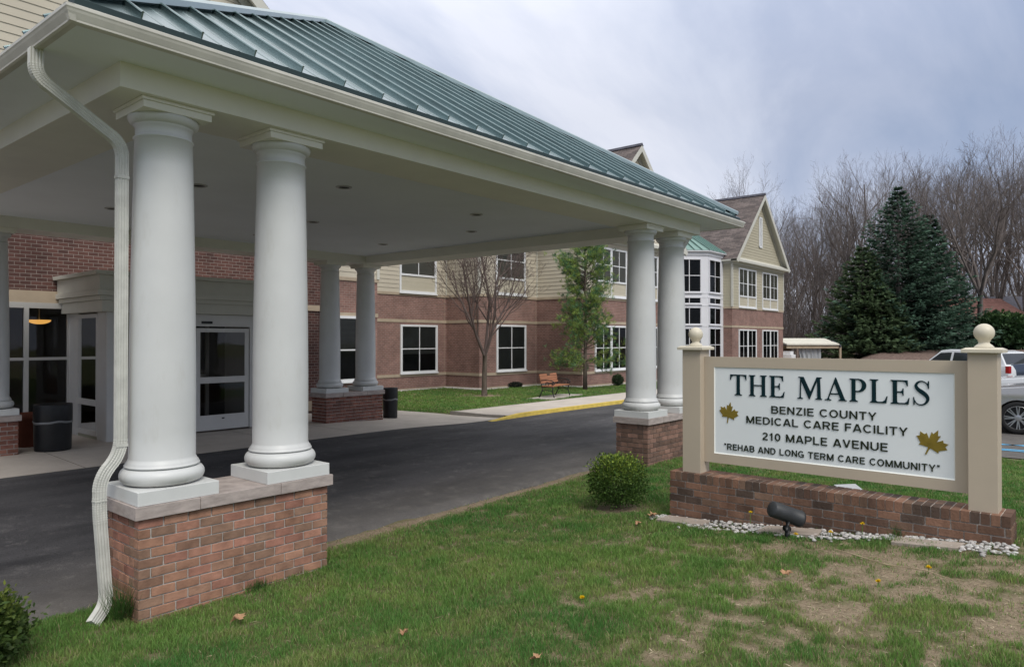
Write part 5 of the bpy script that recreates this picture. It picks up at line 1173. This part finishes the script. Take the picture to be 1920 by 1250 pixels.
tuft('grass_tuft',-.07,.14,260,.38,.035,'tall dark grass tuft between the downspout and the brick pedestal')
tuft('grass_tuft',1.02,-.05,160,.13,.06,'short grass tuft against the front face of the near pedestal')
tuft('grass_tuft',5.02,-4.45,60,.17,.05,'wispy grass tuft in the stones before the sign base')

def bare_tree_mesh(seed,H_,r0,fork,spread,levels,twigs=1.0,minr=.012,droop=.0,kids=(5,7,7,6),updraft=.35):
    rnd=random.Random(seed); segs=[]; trunk=MB(); trunk.smooth=True; cr=MB()
    VV=[];FF=[];cnt=[0]
    def tube(P,R,n):
        P=np.array(P);m=len(P); 
        for i in range(m):
            d=P[min(i+1,m-1)]-P[max(i-1,0)]; d/=np.linalg.norm(d)+1e-9; a=np.cross(d,[.31,.71,.63]); a/=np.linalg.norm(a)+1e-9; b=np.cross(d,a)
            for k in range(n): t=2*math.pi*k/n; VV.append(P[i]+R[i]*(math.cos(t)*a+math.sin(t)*b))
        c=cnt[0]
        for i in range(m-1):
            for k in range(n): FF.append((c+i*n+k,c+i*n+(k+1)%n,c+(i+1)*n+(k+1)%n,c+(i+1)*n+k))
        cnt[0]+=m*n
    def grow(p,d,L,r,lev):
        ns=4 if lev<3 else 3; P=[p];R=[r]; q=Vector(p); dd=Vector(d).normalized()
        for i in range(ns):
            dd=(dd+Vector((rnd.gauss(0,.11),rnd.gauss(0,.11),rnd.gauss(0,.06)+updraft*.22-droop*lev*.05))).normalized(); q=q+dd*(L/ns); P.append(tuple(q)); R.append(max(minr*.7,r*(1-.62*(i+1)/ns)))
        tube(P,R,6 if lev<2 else (4 if lev<3 else 3))
        if lev>=levels: return
        nk=int(kids[min(lev,len(kids)-1)]*twigs+rnd.random())
        for k in range(nk):
            t=.22+.78*(k+rnd.random()*.8)/nk; t=min(t,.98); i=min(int(t*ns),ns-1); u=t*ns-i
            a=Vector(P[i])*(1-u)+Vector(P[i+1])*u; ax=(Vector(P[i+1])-Vector(P[i])).normalized()
            s=Vector((rnd.gauss(0,1),rnd.gauss(0,1),rnd.gauss(0,1))); s=(s-ax*s.dot(ax)).normalized(); an=R_(rnd.uniform(22,52))
            nd=ax*math.cos(an)+s*math.sin(an); rr=R[i]*(1-u)+R[i+1]*u
            grow(tuple(a),nd,L*rnd.uniform(.42,.68)*(1.08-.35*t),max(minr,rr*.58),lev+1)
    fz=H_*fork; tp=[(0,0,-.1),(0,0,.12),(rnd.gauss(0,.03),rnd.gauss(0,.03),fz*.5),(rnd.gauss(0,.04),rnd.gauss(0,.04),fz)]
    trunk.tube(tp,[r0*1.55,r0*1.12,r0*.95,r0*.86],12,cap=False)
    top=Vector(tp[-1]); nm=rnd.choice([4,5]) if spread>.25 else 3
    for k in range(nm):
        a=2*math.pi*(k+rnd.random()*.5)/nm; an=R_(rnd.uniform(9,20)+spread*40); grow(tuple(top-Vector((0,0,fz*.06*rnd.random()))),(math.cos(a)*math.sin(an),math.sin(a)*math.sin(an),math.cos(an)),(H_-fz)*rnd.uniform(.62,.78),r0*.55,0)
    grow(tuple(top),(rnd.gauss(0,.05),rnd.gauss(0,.05),1),(H_-fz)*.8,r0*.62,0)
    return trunk,(np.array(VV),np.array(FF))
def tree_proto(name,seed,mat_t,mat_c,label,cat,group,**kw):
    tr,(V,F)=bare_tree_mesh(seed,**kw); t=empty(name,(0,0,0),label,cat,group); tr.build('trunk',mat_t,t)
    o=cloud('crown',V,[F],np.ones((len(V),3))*.5,mat_c,t); return t
mp=tree_proto('maple_tree',12,M['bark'],M['twig'],'slender leafless maple tree on the lawn left of the bench','tree',None,H_=7.4,r0=.115,fork=.225,spread=.42,levels=4,minr=.0055,kids=(7,6,4,3),updraft=.5)
mp.location=(18.84,13.5,hz(18.84,13.5)); mp.rotation_euler=(0,0,1.0)
protos=[tree_proto('bare_tree',40+i,M['barkf'],M['barkf'],'bare leafless tree in the woods behind the spruces','tree','bare trees in the woods',H_=20,r0=.24,fork=[.22,.3,.16,.26][i],spread=[.10,.05,.16,.08][i],levels=4,minr=.0065,kids=[(6,5,4,4),(5,6,4,4),(6,4,5,4),(6,5,4,4)][i],updraft=.65) for i in range(4)]
def woods():
    rnd=random.Random(11); used=set()
    spec=[]
    prof=[(1375,15.5),(1470,17),(1560,19),(1640,19.5),(1740,20.5),(1800,21.5),(1870,23),(1930,23.5),(2040,22)]
    hts=[max(v.co.z for ch in p.children for v in ch.data.vertices) for p in protos]
    def top(px): 
        for (a,h1),(c,h2) in zip(prof[:-1],prof[1:]):
            if a<=px<=c: return h1+(h2-h1)*(px-a)/(c-a)
        return 20
    px=1395
    while px<2040: spec.append((px,rnd.uniform(66,78),top(px)*rnd.uniform(.84,1.0))); px+=rnd.uniform(30,50)
    px=1360
    while px<2040: f_=rnd.uniform(84,100); spec.append((px,f_,top(px)*f_/70*rnd.uniform(.82,1.0))); px+=rnd.uniform(34,56)
    for k,(px,f,h_) in enumerate(spec):
        i=rnd.randrange(4); o=protos[i] if i not in used else copy_tree(protos[i]); used.add(i)
        x,y=W(px,f); z=hz(x,y)-.2; o.location=(x,y,z); s=h_*1.05/hts[i]; w_=s*rnd.uniform(.8,1.05); o.scale=(w_,w_,s); o.rotation_euler=(rnd.gauss(0,.03),rnd.gauss(0,.03),rnd.uniform(0,6.28))
        if not (1500<px<1860): o['label']='bare leafless tree in the woods right of the spruces' if px>=1860 else 'bare leafless tree beside the far gabled wing'
        o['group']='bare trees in the woods'
    # the tall dark-limbed one against the sky at the right
    t=tree_proto('bare_tree',77,M['barkf'],M['barkf'],'tallest wide-limbed bare tree rising right of the spruces','tree','bare trees in the woods',H_=16.5,r0=.26,fork=.3,spread=.55,levels=4,minr=.014,kids=(6,5,4,3),updraft=.45)
    x,y=W(1838,62); t.location=(x,y,hz(x,y)); t.rotation_euler=(0,0,2.2); t.scale=(1,1,1.02)
    # undergrowth: low brushy shoots that close off the view under the crowns
    n=85000; f=rng.uniform(68,108,n); pxs=rng.uniform(1380,2080,n); r=(pxs-960)/FOC; X=CAM[0]+f*(.763+.6465*r); Y=CAM[1]+f*(.6465-.763*r); Z=H(X,Y)+rng.random(n)**1.5*np.where(f>72,10.5,4.0)
    D=np.stack([rng.normal(0,.4,n),rng.normal(0,.4,n),np.ones(n)],1); cols=np.array([.155,.13,.122])*(.45+rng.random((n,1))); kk=(f>82)|(pxs<1770); X,Y,Z,D,cols,f=X[kk],Y[kk],Z[kk],D[kk],cols[kk],f[kk]; n=len(X)
    V,F,C=slivers(np.stack([X,Y,Z],1),D,rng.uniform(.7,2.2,n),rng.uniform(.02,.065,n),cols); x,y=W(1650,75)
    o=cloud('undergrowth',V,[F],C,M['foliage'],origin=(x,y,2)); tag(o,'brown leafless brush filling the woods beneath the bare trees','undergrowth',kind='stuff')
woods()
def spruce(px,f,h_,rad,label,tint,seed):
    x,y=W(px,f); z=hz(x,y)-.1; r_=np.random.default_rng(seed); t=empty('spruce_tree',(x,y,z),label,'tree','spruces beyond the parking lot')
    b=MB(); b.tube([(x,y,z),(x,y,z+h_*.96)],[.26,.03],8); b.build('trunk',M['barkf'],t)
    P=[];D=[];Ln=[];Wd=[];C=[]; zz=.35
    br=MB()
    while zz<h_-.15:
        fr=1-zz/h_; R=rad*(fr**.78)*(.93+.14*r_.random()); nb=int(9+8*fr); a0=r_.uniform(0,6.28)
        for k in range(nb):
            a=a0+2*np.pi*k/nb+r_.normal(0,.12); L=R*r_.uniform(.72,1.1)*(1+.10*np.sin(3*a+seed)); m=int(22+60*L/rad*1.6)
            u=r_.random(m)**.6; rr=L*(.12+.88*u); dz=-.10*L*u*1.3+.22*L*(u**3)+.0
            sid=r_.normal(0,.11,m)*L*(1.1-u)+r_.normal(0,.06,m)
            ca,sa=np.cos(a),np.sin(a); pts=np.stack([x+ca*rr-sa*sid,y+sa*rr+ca*sid,z+zz+dz+r_.normal(0,.05,m)],1)
            sg=np.sign(sid)+.01; dd=np.stack([ca*.8-sa*sg*.75,sa*.8+ca*sg*.75,-.10-.35*r_.random(m)+.3*(u>.85)],1)+r_.normal(0,.15,(m,3))
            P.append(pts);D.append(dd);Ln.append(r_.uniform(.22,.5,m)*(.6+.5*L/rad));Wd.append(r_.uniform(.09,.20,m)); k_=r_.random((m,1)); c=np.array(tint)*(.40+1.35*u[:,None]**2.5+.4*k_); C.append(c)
        zz+=.36+.08*r_.random()
    P=np.concatenate(P);D=np.concatenate(D);Ln=np.concatenate(Ln);Wd=np.concatenate(Wd);C=np.concatenate(C)
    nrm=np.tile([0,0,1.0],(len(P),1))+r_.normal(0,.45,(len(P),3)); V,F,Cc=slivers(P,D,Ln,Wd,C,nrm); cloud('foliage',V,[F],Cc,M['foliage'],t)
spruce(1685,60.5,14.3,6.7,'tallest dark blue-green spruce in the middle of the clump',(.048,.088,.060),1)
spruce(1745,62.5,12.2,4.6,'dark spruce standing right of the tallest one',(.040,.076,.054),2)
spruce(1618,59.5,9.8,4.3,'shorter yellow-green spruce left of the tallest one',(.058,.088,.042),3)
spruce(1652,58.0,5.8,3.4,'small young spruce tucked at the foot of the clump',(.060,.090,.045),4)
def white_pine():
    x,y=W(1097,32.0); z=hz(x,y); r_=np.random.default_rng(9); t=empty('white_pine',(x,y,z),'young green pine with open branches beside the building windows','tree')
    b=MB(); b.smooth=True; b.tube([(x,y,z-.05),(x,y,z+1.2),(x+.06,y,z+3),(x,y,z+5),(x,y,z+6.9)],[.12,.085,.07,.045,.012],10)
    P=[];D=[];C=[]; B=MB()
    for i in range(165):
        zz=1.05+5.7*(i/165)**.95; prof=np.interp(zz,[1,1.6,2.4,3.2,4.2,5.2,6.0,6.8],[1.75,1.95,1.6,1.4,1.75,1.65,1.25,.4]); L=prof*r_.uniform(.55,1.12); a=r_.uniform(0,6.28); el=R_(r_.uniform(18,52)) if zz>1.7 else R_(r_.uniform(-12,12))
        pts=[np.array([x,y,z+zz])]; n=6
        for k in range(1,n+1):
            u=k/n; pts.append(np.array([x+math.cos(a)*L*u*math.cos(el),y+math.sin(a)*L*u*math.cos(el),z+zz+L*math.sin(el)*u**1.25]))
        b.tube([tuple(q) for q in pts],[.02-.015*k/n for k in range(n+1)],4,cap=False)
        for j in range(int(6+9*L)):
            u=r_.uniform(.35,1.0); k=min(int(u*n),n-1); w_=u*n-k; q=pts[k]*(1-w_)+pts[k+1]*w_+r_.normal(0,.10,3)*(.4+u); ax=pts[k+1]-pts[k]; ax/=np.linalg.norm(ax)
            m=17; dd=ax*.7+np.array([0,0,.45])+r_.normal(0,.62,(m,3)); P.append(np.tile(q,(m,1))+r_.normal(0,.03,(m,3))); D.append(dd)
            base=np.array([.10,.20,.09]) if r_.random()<.5 else np.array([.25,.34,.08]); C.append(np.tile(base*(.55+.8*r_.random()),(m,1)))
    b.build('trunk',M['bark'],t); P=np.concatenate(P);D=np.concatenate(D);C=np.concatenate(C); n=len(P)
    V,F,Cc=slivers(P,D,r_.uniform(.10,.2,n),r_.uniform(.011,.02,n),C); cloud('foliage',V,[F],Cc,M['foliage'],t)
white_pine()
def shrub(name,cx,cy,rx,ry,rz,n,ls,cols,label,sq=2.6,bot=.15,seed=1,stem=True,top=None,fuzzy=.05,cat='shrub'):
    r_=np.random.default_rng(seed); z0=hz(cx,cy); t=empty(name,(cx,cy,z0),label,cat)
    if stem:
        b=MB()
        for k in range(7): a=k*.9; b.tube([(cx,cy,z0-.02),(cx+.3*rx*math.cos(a),cy+.3*ry*math.sin(a),z0+rz*.8),(cx+.65*rx*math.cos(a),cy+.65*ry*math.sin(a),z0+rz*1.35)],[.012,.009,.004],5)
        b.build('stem',M['bark'],t)
    d=r_.normal(size=(n,3)); d/=(np.abs(d)**sq).sum(1,keepdims=True)**(1/sq); rad=(1-r_.random(n)**2.2*.55); rad*=1+fuzzy*r_.normal(size=n)
    lump=1+.09*(vnoise(d[:,0]*2+5,d[:,2]*2+d[:,1]*3,.6,seed)-.5)*2
    P=d*(rad*lump)[:,None]*np.array([rx,ry,rz])+np.array([cx,cy,z0+rz+bot]); P[:,2]=np.maximum(P[:,2],z0+.02)
    D=d*.6+r_.normal(0,.7,(n,3))+np.array([0,0,.35]); k=r_.random((n,1)); c=np.array(cols[0])*(1-k)+np.array(cols[1])*k
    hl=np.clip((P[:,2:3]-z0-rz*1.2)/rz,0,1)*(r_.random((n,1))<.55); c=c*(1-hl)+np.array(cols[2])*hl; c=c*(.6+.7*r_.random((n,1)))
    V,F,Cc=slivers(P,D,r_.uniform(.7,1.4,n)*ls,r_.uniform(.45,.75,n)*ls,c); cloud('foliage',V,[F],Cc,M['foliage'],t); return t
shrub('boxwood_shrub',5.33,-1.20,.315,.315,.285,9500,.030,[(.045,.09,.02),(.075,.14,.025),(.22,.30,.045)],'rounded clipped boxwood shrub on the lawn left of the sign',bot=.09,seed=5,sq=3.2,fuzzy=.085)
shrub('evergreen_shrub',-1.19,.04,.37,.37,.27,16000,.040,[(.04,.08,.02),(.075,.115,.025),(.19,.23,.04)],'feathery yellow-green evergreen shrub cut off at the bottom left corner',sq=2,bot=.0,seed=6,fuzzy=.13)
x_,y_=W(1155,35.2); shrub('small_shrub',x_,y_-.1,.28,.28,.28,2500,.05,[(.02,.045,.02),(.03,.06,.025),(.05,.09,.03)],'small dark round shrub against the wall below the twin window',sq=2,bot=.0,seed=7)
x_,y_=W(966,33.8); shrub('small_shrub',x_,y_,.42,.25,.13,1500,.05,[(.012,.02,.015),(.02,.03,.02),(.03,.04,.03)],'low dark creeping shrub against the brick wall right of the maple tree',sq=2,bot=.0,seed=8)
x_,y_=W(1880,60); shrub('evergreen_shrub',x_,y_,2.7,2.2,1.55,6000,.34,[(.02,.05,.02),(.035,.075,.025),(.06,.11,.03)],'broad dark evergreen bush in front of the grey roofed house',sq=2,bot=0,seed=9)
def thorn_bench():
    # small scrolled plant hanger post by the rear pedestal
    pass

# ================= FAR BUILDINGS AND PAVILION
def house(px,f,wd,dp,hw,hr,rot,roof,label,wallc):
    x,y=W(px,f); z=hz(x,y)-.1; t=empty('house',(x,y,z),label,'house',rz=rot); o=(0,0,0)
    b=MB(); b.box(-wd/2,wd/2,-dp/2,dp/2,0,hw); b.mesh([(-wd/2,-dp/2,hw),(-wd/2,dp/2,hw),(-wd/2,0,hr-.1),(wd/2,-dp/2,hw),(wd/2,dp/2,hw),(wd/2,0,hr-.1)],[(0,1,2),(3,5,4)]); b.build('wall',wallc,t,off=o)
    b=MB(); e=.5
    for s in (-1,1):
        P=[(-wd/2-e,s*(dp/2+e),hw-.25),(wd/2+e,s*(dp/2+e),hw-.25),(wd/2+e,0,hr),(-wd/2-e,0,hr)]; b.poly(P); b.poly([(p[0],p[1],p[2]-.14) for p in P[::-1]]); b.poly([P[0],P[1],(P[1][0],P[1][1],P[1][2]-.14),(P[0][0],P[0][1],P[0][2]-.14)])
    b.build('roof',roof,t,off=o)
    for s in (-.28,.22):
        b=MB(); b.box(wd*s-.6,wd*s+.6,-dp/2-.04,-dp/2-.01,1.0,2.1); b.curm=1; b.box(wd*s-.5,wd*s+.5,-dp/2-.05,-dp/2-.041,1.1,2.0); b.build('window',[M['white'],M['dark']],t,off=o)
house(1800,72,9.5,7,2.9,5.0,YAW-math.pi/2+.25,M['redroof'],'low white house with a faded red shingle roof behind the spruces',M['housew'])
house(1895,80,7.5,7,3.0,5.4,YAW-math.pi/2-.2,M['greyroof'],'low house with a dark grey roof behind the evergreen bush',M['housew'])
def pavilion():
    x,y=W(1518,56.5); z=0.0; t=empty('pavilion',(x,y,hz(x,y)),'open sided timber shelter with a white roof beside the far wing','shelter',rz=YAW-math.pi/2); o=(0,0,0); zb=-1.2
    b=MB(); b.mesh([(-2.4,-1.5,1.98),(1.7,-1.5,1.98),(1.9,1.6,2.42),(-2.4,1.6,2.42),(-2.4,-1.5,1.88),(1.7,-1.5,1.88),(1.9,1.6,2.32),(-2.4,1.6,2.32)],[(0,1,2,3),(0,4,5,1),(1,5,6,2),(4,7,6,5),(0,3,7,4)]); b.build('roof',M['pavroof'],t,off=o)
    b=MB(); b.prism([(-1.6,1.86),(-.1,2.25),(1.6,1.86),(1.6,1.70),(-1.6,1.70)],'x',1.72,1.80); b.build('gable_end',M['greyroof'],t,off=o)
    b=MB(); b.box(-2.4,1.9,-1.42,-1.30,1.62,1.80); b.box(-2.4,1.9,1.2,1.3,1.62,1.80); b.build('beam',M['pavwood'],t,off=o)
    for (px_,py_) in ((-1.55,-1.36),(.98,1.2),(1.82,-1.36)):
        b=MB(); b.box(px_-.07,px_+.07,py_-.07,py_+.07,zb,1.62); b.build('post',M['pavwood'] if px_>0 else M['brownp'],t,off=o)
    b=MB(); b.box(-2.35,-1.0,1.22,1.28,zb,1.6); b.build('back_panel',M['brownp'],t,off=o)
    b=MB(); n=14; vs=[]
    for i in range(n+1):
        u=i/n; xx=-1.35+u*1.75; yy=-1.1+.09*math.sin(i*2.2); vs+= [(xx+.55*(1-u),yy,zb),(xx,yy,1.62),(xx+.55*(1-u),yy+.03,zb),(xx,yy+.03,1.62)]
    b.mesh(vs,[f for i in range(n) for f in ((i*4,i*4+4,i*4+5,i*4+1),(i*4+2,i*4+3,i*4+7,i*4+6))]); b.build('curtain',M['tarp'],t,off=o)
    x2,y2=W(1478,55); b=MB(); b.box(x2-.5,x2+.5,y2-.4,y2+.4,hz(x2,y2),1.15); b.box(x2-.4,x2+.3,y2-.3,y2+.3,1.15,1.4); tag(b.build('storage_crate',M['white'],origin=(x2,y2,0)),'white crate standing under the timber shelter','crate')
pavilion()

# ================= CARS
def car(label,px,f,rot,paint,h_=1.72,L=4.7,kind='suv',rack=False):
    x,y=W(px,f); z=hz(x,y)+.02; t=empty('parked_car',(x,y,z),label,'car','cars in the parking lot',rz=rot); o=(0,0,0); hw=.93
    # body side outline: x forward
    F_=L/2; wb=(F_-.92,-F_+.98); wr=.37; arch=.42
    def archp(cx): return [(cx+arch*math.cos(R_(a)),wr+arch*math.sin(R_(a))-.02) for a in range(-8,189,14)]
    belt=h_*.595; hood=h_*.60
    low=[(F_-.05,.32),(F_,.55),(F_-.02,.78),(F_-.14,.93),(F_-.42,hood-.03),(F_-1.22,belt+.06),(-F_+.10,belt+.10),(-F_+.02,.95),(-F_,.55),(-F_+.06,.33)]
    bottom=[(wb[1]-arch,.28)]+archp(wb[1])[::-1]+[(wb[1]+arch,.26),(wb[0]-arch,.26)]+archp(wb[0])[::-1]+[(wb[0]+arch,.28)]
    outline=low+bottom
    b=MB(); n=len(outline); secs=[(-hw+.06,.985),(-hw,1),(hw,1),(hw-.06,.985)]
    vs=[]
    for k,(yy,sc) in enumerate([(-hw+.09,.975),(-hw,1.0),(hw,1.0),(hw-.09,.975)]):
        pass
    b.prism(outline,'y',-hw,hw); bo=b.build('body',paint,t,off=o,bevel=.045); bo.modifiers['b'].segments=3
    for p in bo.data.polygons: p.use_smooth=True
    # greenhouse
    rf=h_; g=MB(); W0,W1=hw-.04,hw-.20
    base=[(F_-1.25,belt+.04),(-F_+.13,belt+.08)]; top=[(F_-1.98,rf-.05),(F_-2.35,rf),(-F_+.75,rf-.02),(-F_+.42,rf-.09)]
    side=[base[0],top[0],top[1],top[2],top[3],base[1]]
    def yy_(zz): return W0+(W1-W0)*(zz-belt)/(rf-belt)
    vs=[(p[0],-yy_(p[1]),p[1]) for p in side]+[(p[0],yy_(p[1]),p[1]) for p in side]; m=6
    g.mesh(vs,[tuple(range(m)),tuple(range(2*m-1,m-1,-1))]+[(k,m+k,m+(k+1)%m,(k+1)%m) for k in range(m-1)]); g.build('cabin',paint,t,off=o,bevel=.03)
    # glass: windscreen, side windows, rear
    gl=MB(); q=.006
    def quad(P,sgn): gl.poly([(p[0],sgn*(yy_(p[1])+q),p[1]) for p in P][::sgn])
    zl,zh=belt+.10,rf-.15
    for sg in (-1,1):
        xa=F_-1.25-.73*(zl-belt-.04)/(rf-belt-.09)-.08; xb=F_-1.25-.73*(zh-belt-.04)/(rf-belt-.09)-.12
        quad([(xa,zl),(xb,zh),(F_-2.46,zh+.03),(F_-2.42,zl)],sg); quad([(F_-2.52,zl),(F_-2.56,zh+.03),(-F_+1.55,zh+.01),(-F_+1.50,zl)],sg); quad([(-F_+1.42,zl),(-F_+1.47,zh),(-F_+.72,zh-.05),(-F_+.45,zl+.05)],sg)
    w0,w1=yy_(belt+.1)-.08,yy_(rf-.1)-.06
    gl.poly([(F_-1.33+q,-w0,belt+.12),(F_-1.33+q,w0,belt+.12),(F_-1.90+.03,w1,rf-.10),(F_-1.90+.03,-w1,rf-.10)]); gl.poly([(-F_+.17-q,-w0,belt+.15),(-F_+.38-q,-w1,rf-.14),(-F_+.38-q,w1,rf-.14),(-F_+.17-q,w0,belt+.15)])
    gl.build('window_glass',M['carglass'],t,off=o)
    for cx in wb:
        for sg in (-1,1):
            wt=MB(); wt.smooth=True; TT=Matrix.Translation((cx,sg*(hw-.10),wr))@Matrix.Rotation(R_(90 if sg<0 else -90),4,'X')
            wt.lathe([(.26,-.10),(.34,-.11),(.365,-.085),(.37,0),(.365,.085),(.345,.108),(.27,.112),(.262,.10)],0,0,0,40,T=TT,capb=False,capt=False); w_=wt.build('tyre',M['tyre'],t,off=o)
            rm=MB(); rm.lathe([(.262,.112),(.272,.105),(.265,.07),(.25,.03)],0,0,0,40,T=TT,capb=False,capt=False)
            for k in range(8):
                for dd in (-.11,.11):
                    a=2*math.pi*k/8+dd; ca,sa=math.cos(a),math.sin(a); wv=.011
                    P=[(.06*ca-wv*sa,.06*sa+wv*ca,.092),(.06*ca+wv*sa,.06*sa-wv*ca,.092),(.258*ca+wv*sa,.258*sa-wv*ca,.100),(.258*ca-wv*sa,.258*sa+wv*ca,.100)]
                    rm.mesh([TT@Vector(p) for p in P]+[TT@Vector((p[0],p[1],p[2]-.03)) for p in P],[(0,1,2,3),(1,0,4,5),(2,1,5,6),(3,2,6,7),(0,3,7,4)])
            rm.lathe([(.07,.07),(.07,.100),(.03,.106)],0,0,0,20,T=TT,capb=False); rm.build('rim',M['rim'],w_,off=o)
            dk=MB(); dk.lathe([(.26,.035),(.02,.035)],0,0,0,28,T=TT,capb=False); dk.build('brake_disc',M['iron'],w_,off=o)
    for sg in (-1,1):
        h=MB(); h.box(F_-.32,F_-.03,sg*hw-.30 if sg>0 else -hw-.005,sg*hw+.005 if sg>0 else -hw+.30,.74,.90); h.build('headlight',M['lamp'],t,off=o,bevel=.02)
        h=MB(); h.box(-F_-.005,-F_+.12,(hw-.16) if sg>0 else -hw-.004,hw+.004 if sg>0 else -hw+.16,.85,1.12); h.build('tail_light',M['tail'],t,off=o)
        h=MB(); h.box(F_-1.62,F_-1.42,sg*(hw+.02)-.01-(.1 if sg<0 else 0),sg*(hw+.02)+.01+(.1 if sg>0 else 0),belt+.06,belt+.20); h.build('door_mirror',paint,t,off=o,bevel=.02)
        if rack: h=MB(); h.tube([(F_-2.2,sg*.66,rf+.03),(-F_+.9,sg*.66,rf+.03)],.022,8); h.build('roof_rail',M['iron'],t,off=o)
    if rack: h=MB(); h.box(F_-2.75,F_-2.68,-.7,.7,rf+.04,rf+.09); h.box(-F_+1.4,-F_+1.47,-.7,.7,rf+.04,rf+.09); h.build('roof_rack',M['black'],t,off=o)
    g=MB(); g.box(F_-.03,F_+.012,-.5,.5,.5,.74); g.build('grille',M['black'],t,off=o)
# heading pi/2 = pointing +Y (left in the picture)
def place_car(label,pxw,f,heading,paint,**k):
    # pxw: picture column of the front wheel
    x,y=W(pxw,f); L=k.get('L',4.7); d=Vector((math.cos(heading),math.sin(heading))); c=Vector((x,y))-d*(L/2-.92)-Vector((-d.y,d.x))*0+Vector((math.sin(heading),-math.cos(heading)))*.9
    fx=(c.x-CAM[0])*math.cos(YAW)+(c.y-CAM[1])*math.sin(YAW); rx=(c.x-CAM[0])*math.sin(YAW)-(c.y-CAM[1])*math.cos(YAW); car(label,960+FOC*rx/fx,fx,heading,paint,**k)
place_car('silver sport utility car behind the right sign post with its front wheel showing',1908,15.9,R_(95),M['carsilver'],h_=1.74)
place_car('white car parked just beyond the silver car',1905,20.4,R_(96),M['carwhite'],h_=1.66)
place_car('white car roof showing above the right half of the sign panel',1716,30.5,R_(64),M['carwhite'],h_=1.74,L=4.8)
place_car('dark slate van with roof rack parked farthest at the right edge',1925,27.0,R_(100),M['carblue'],h_=2.0,L=5.2,rack=False)
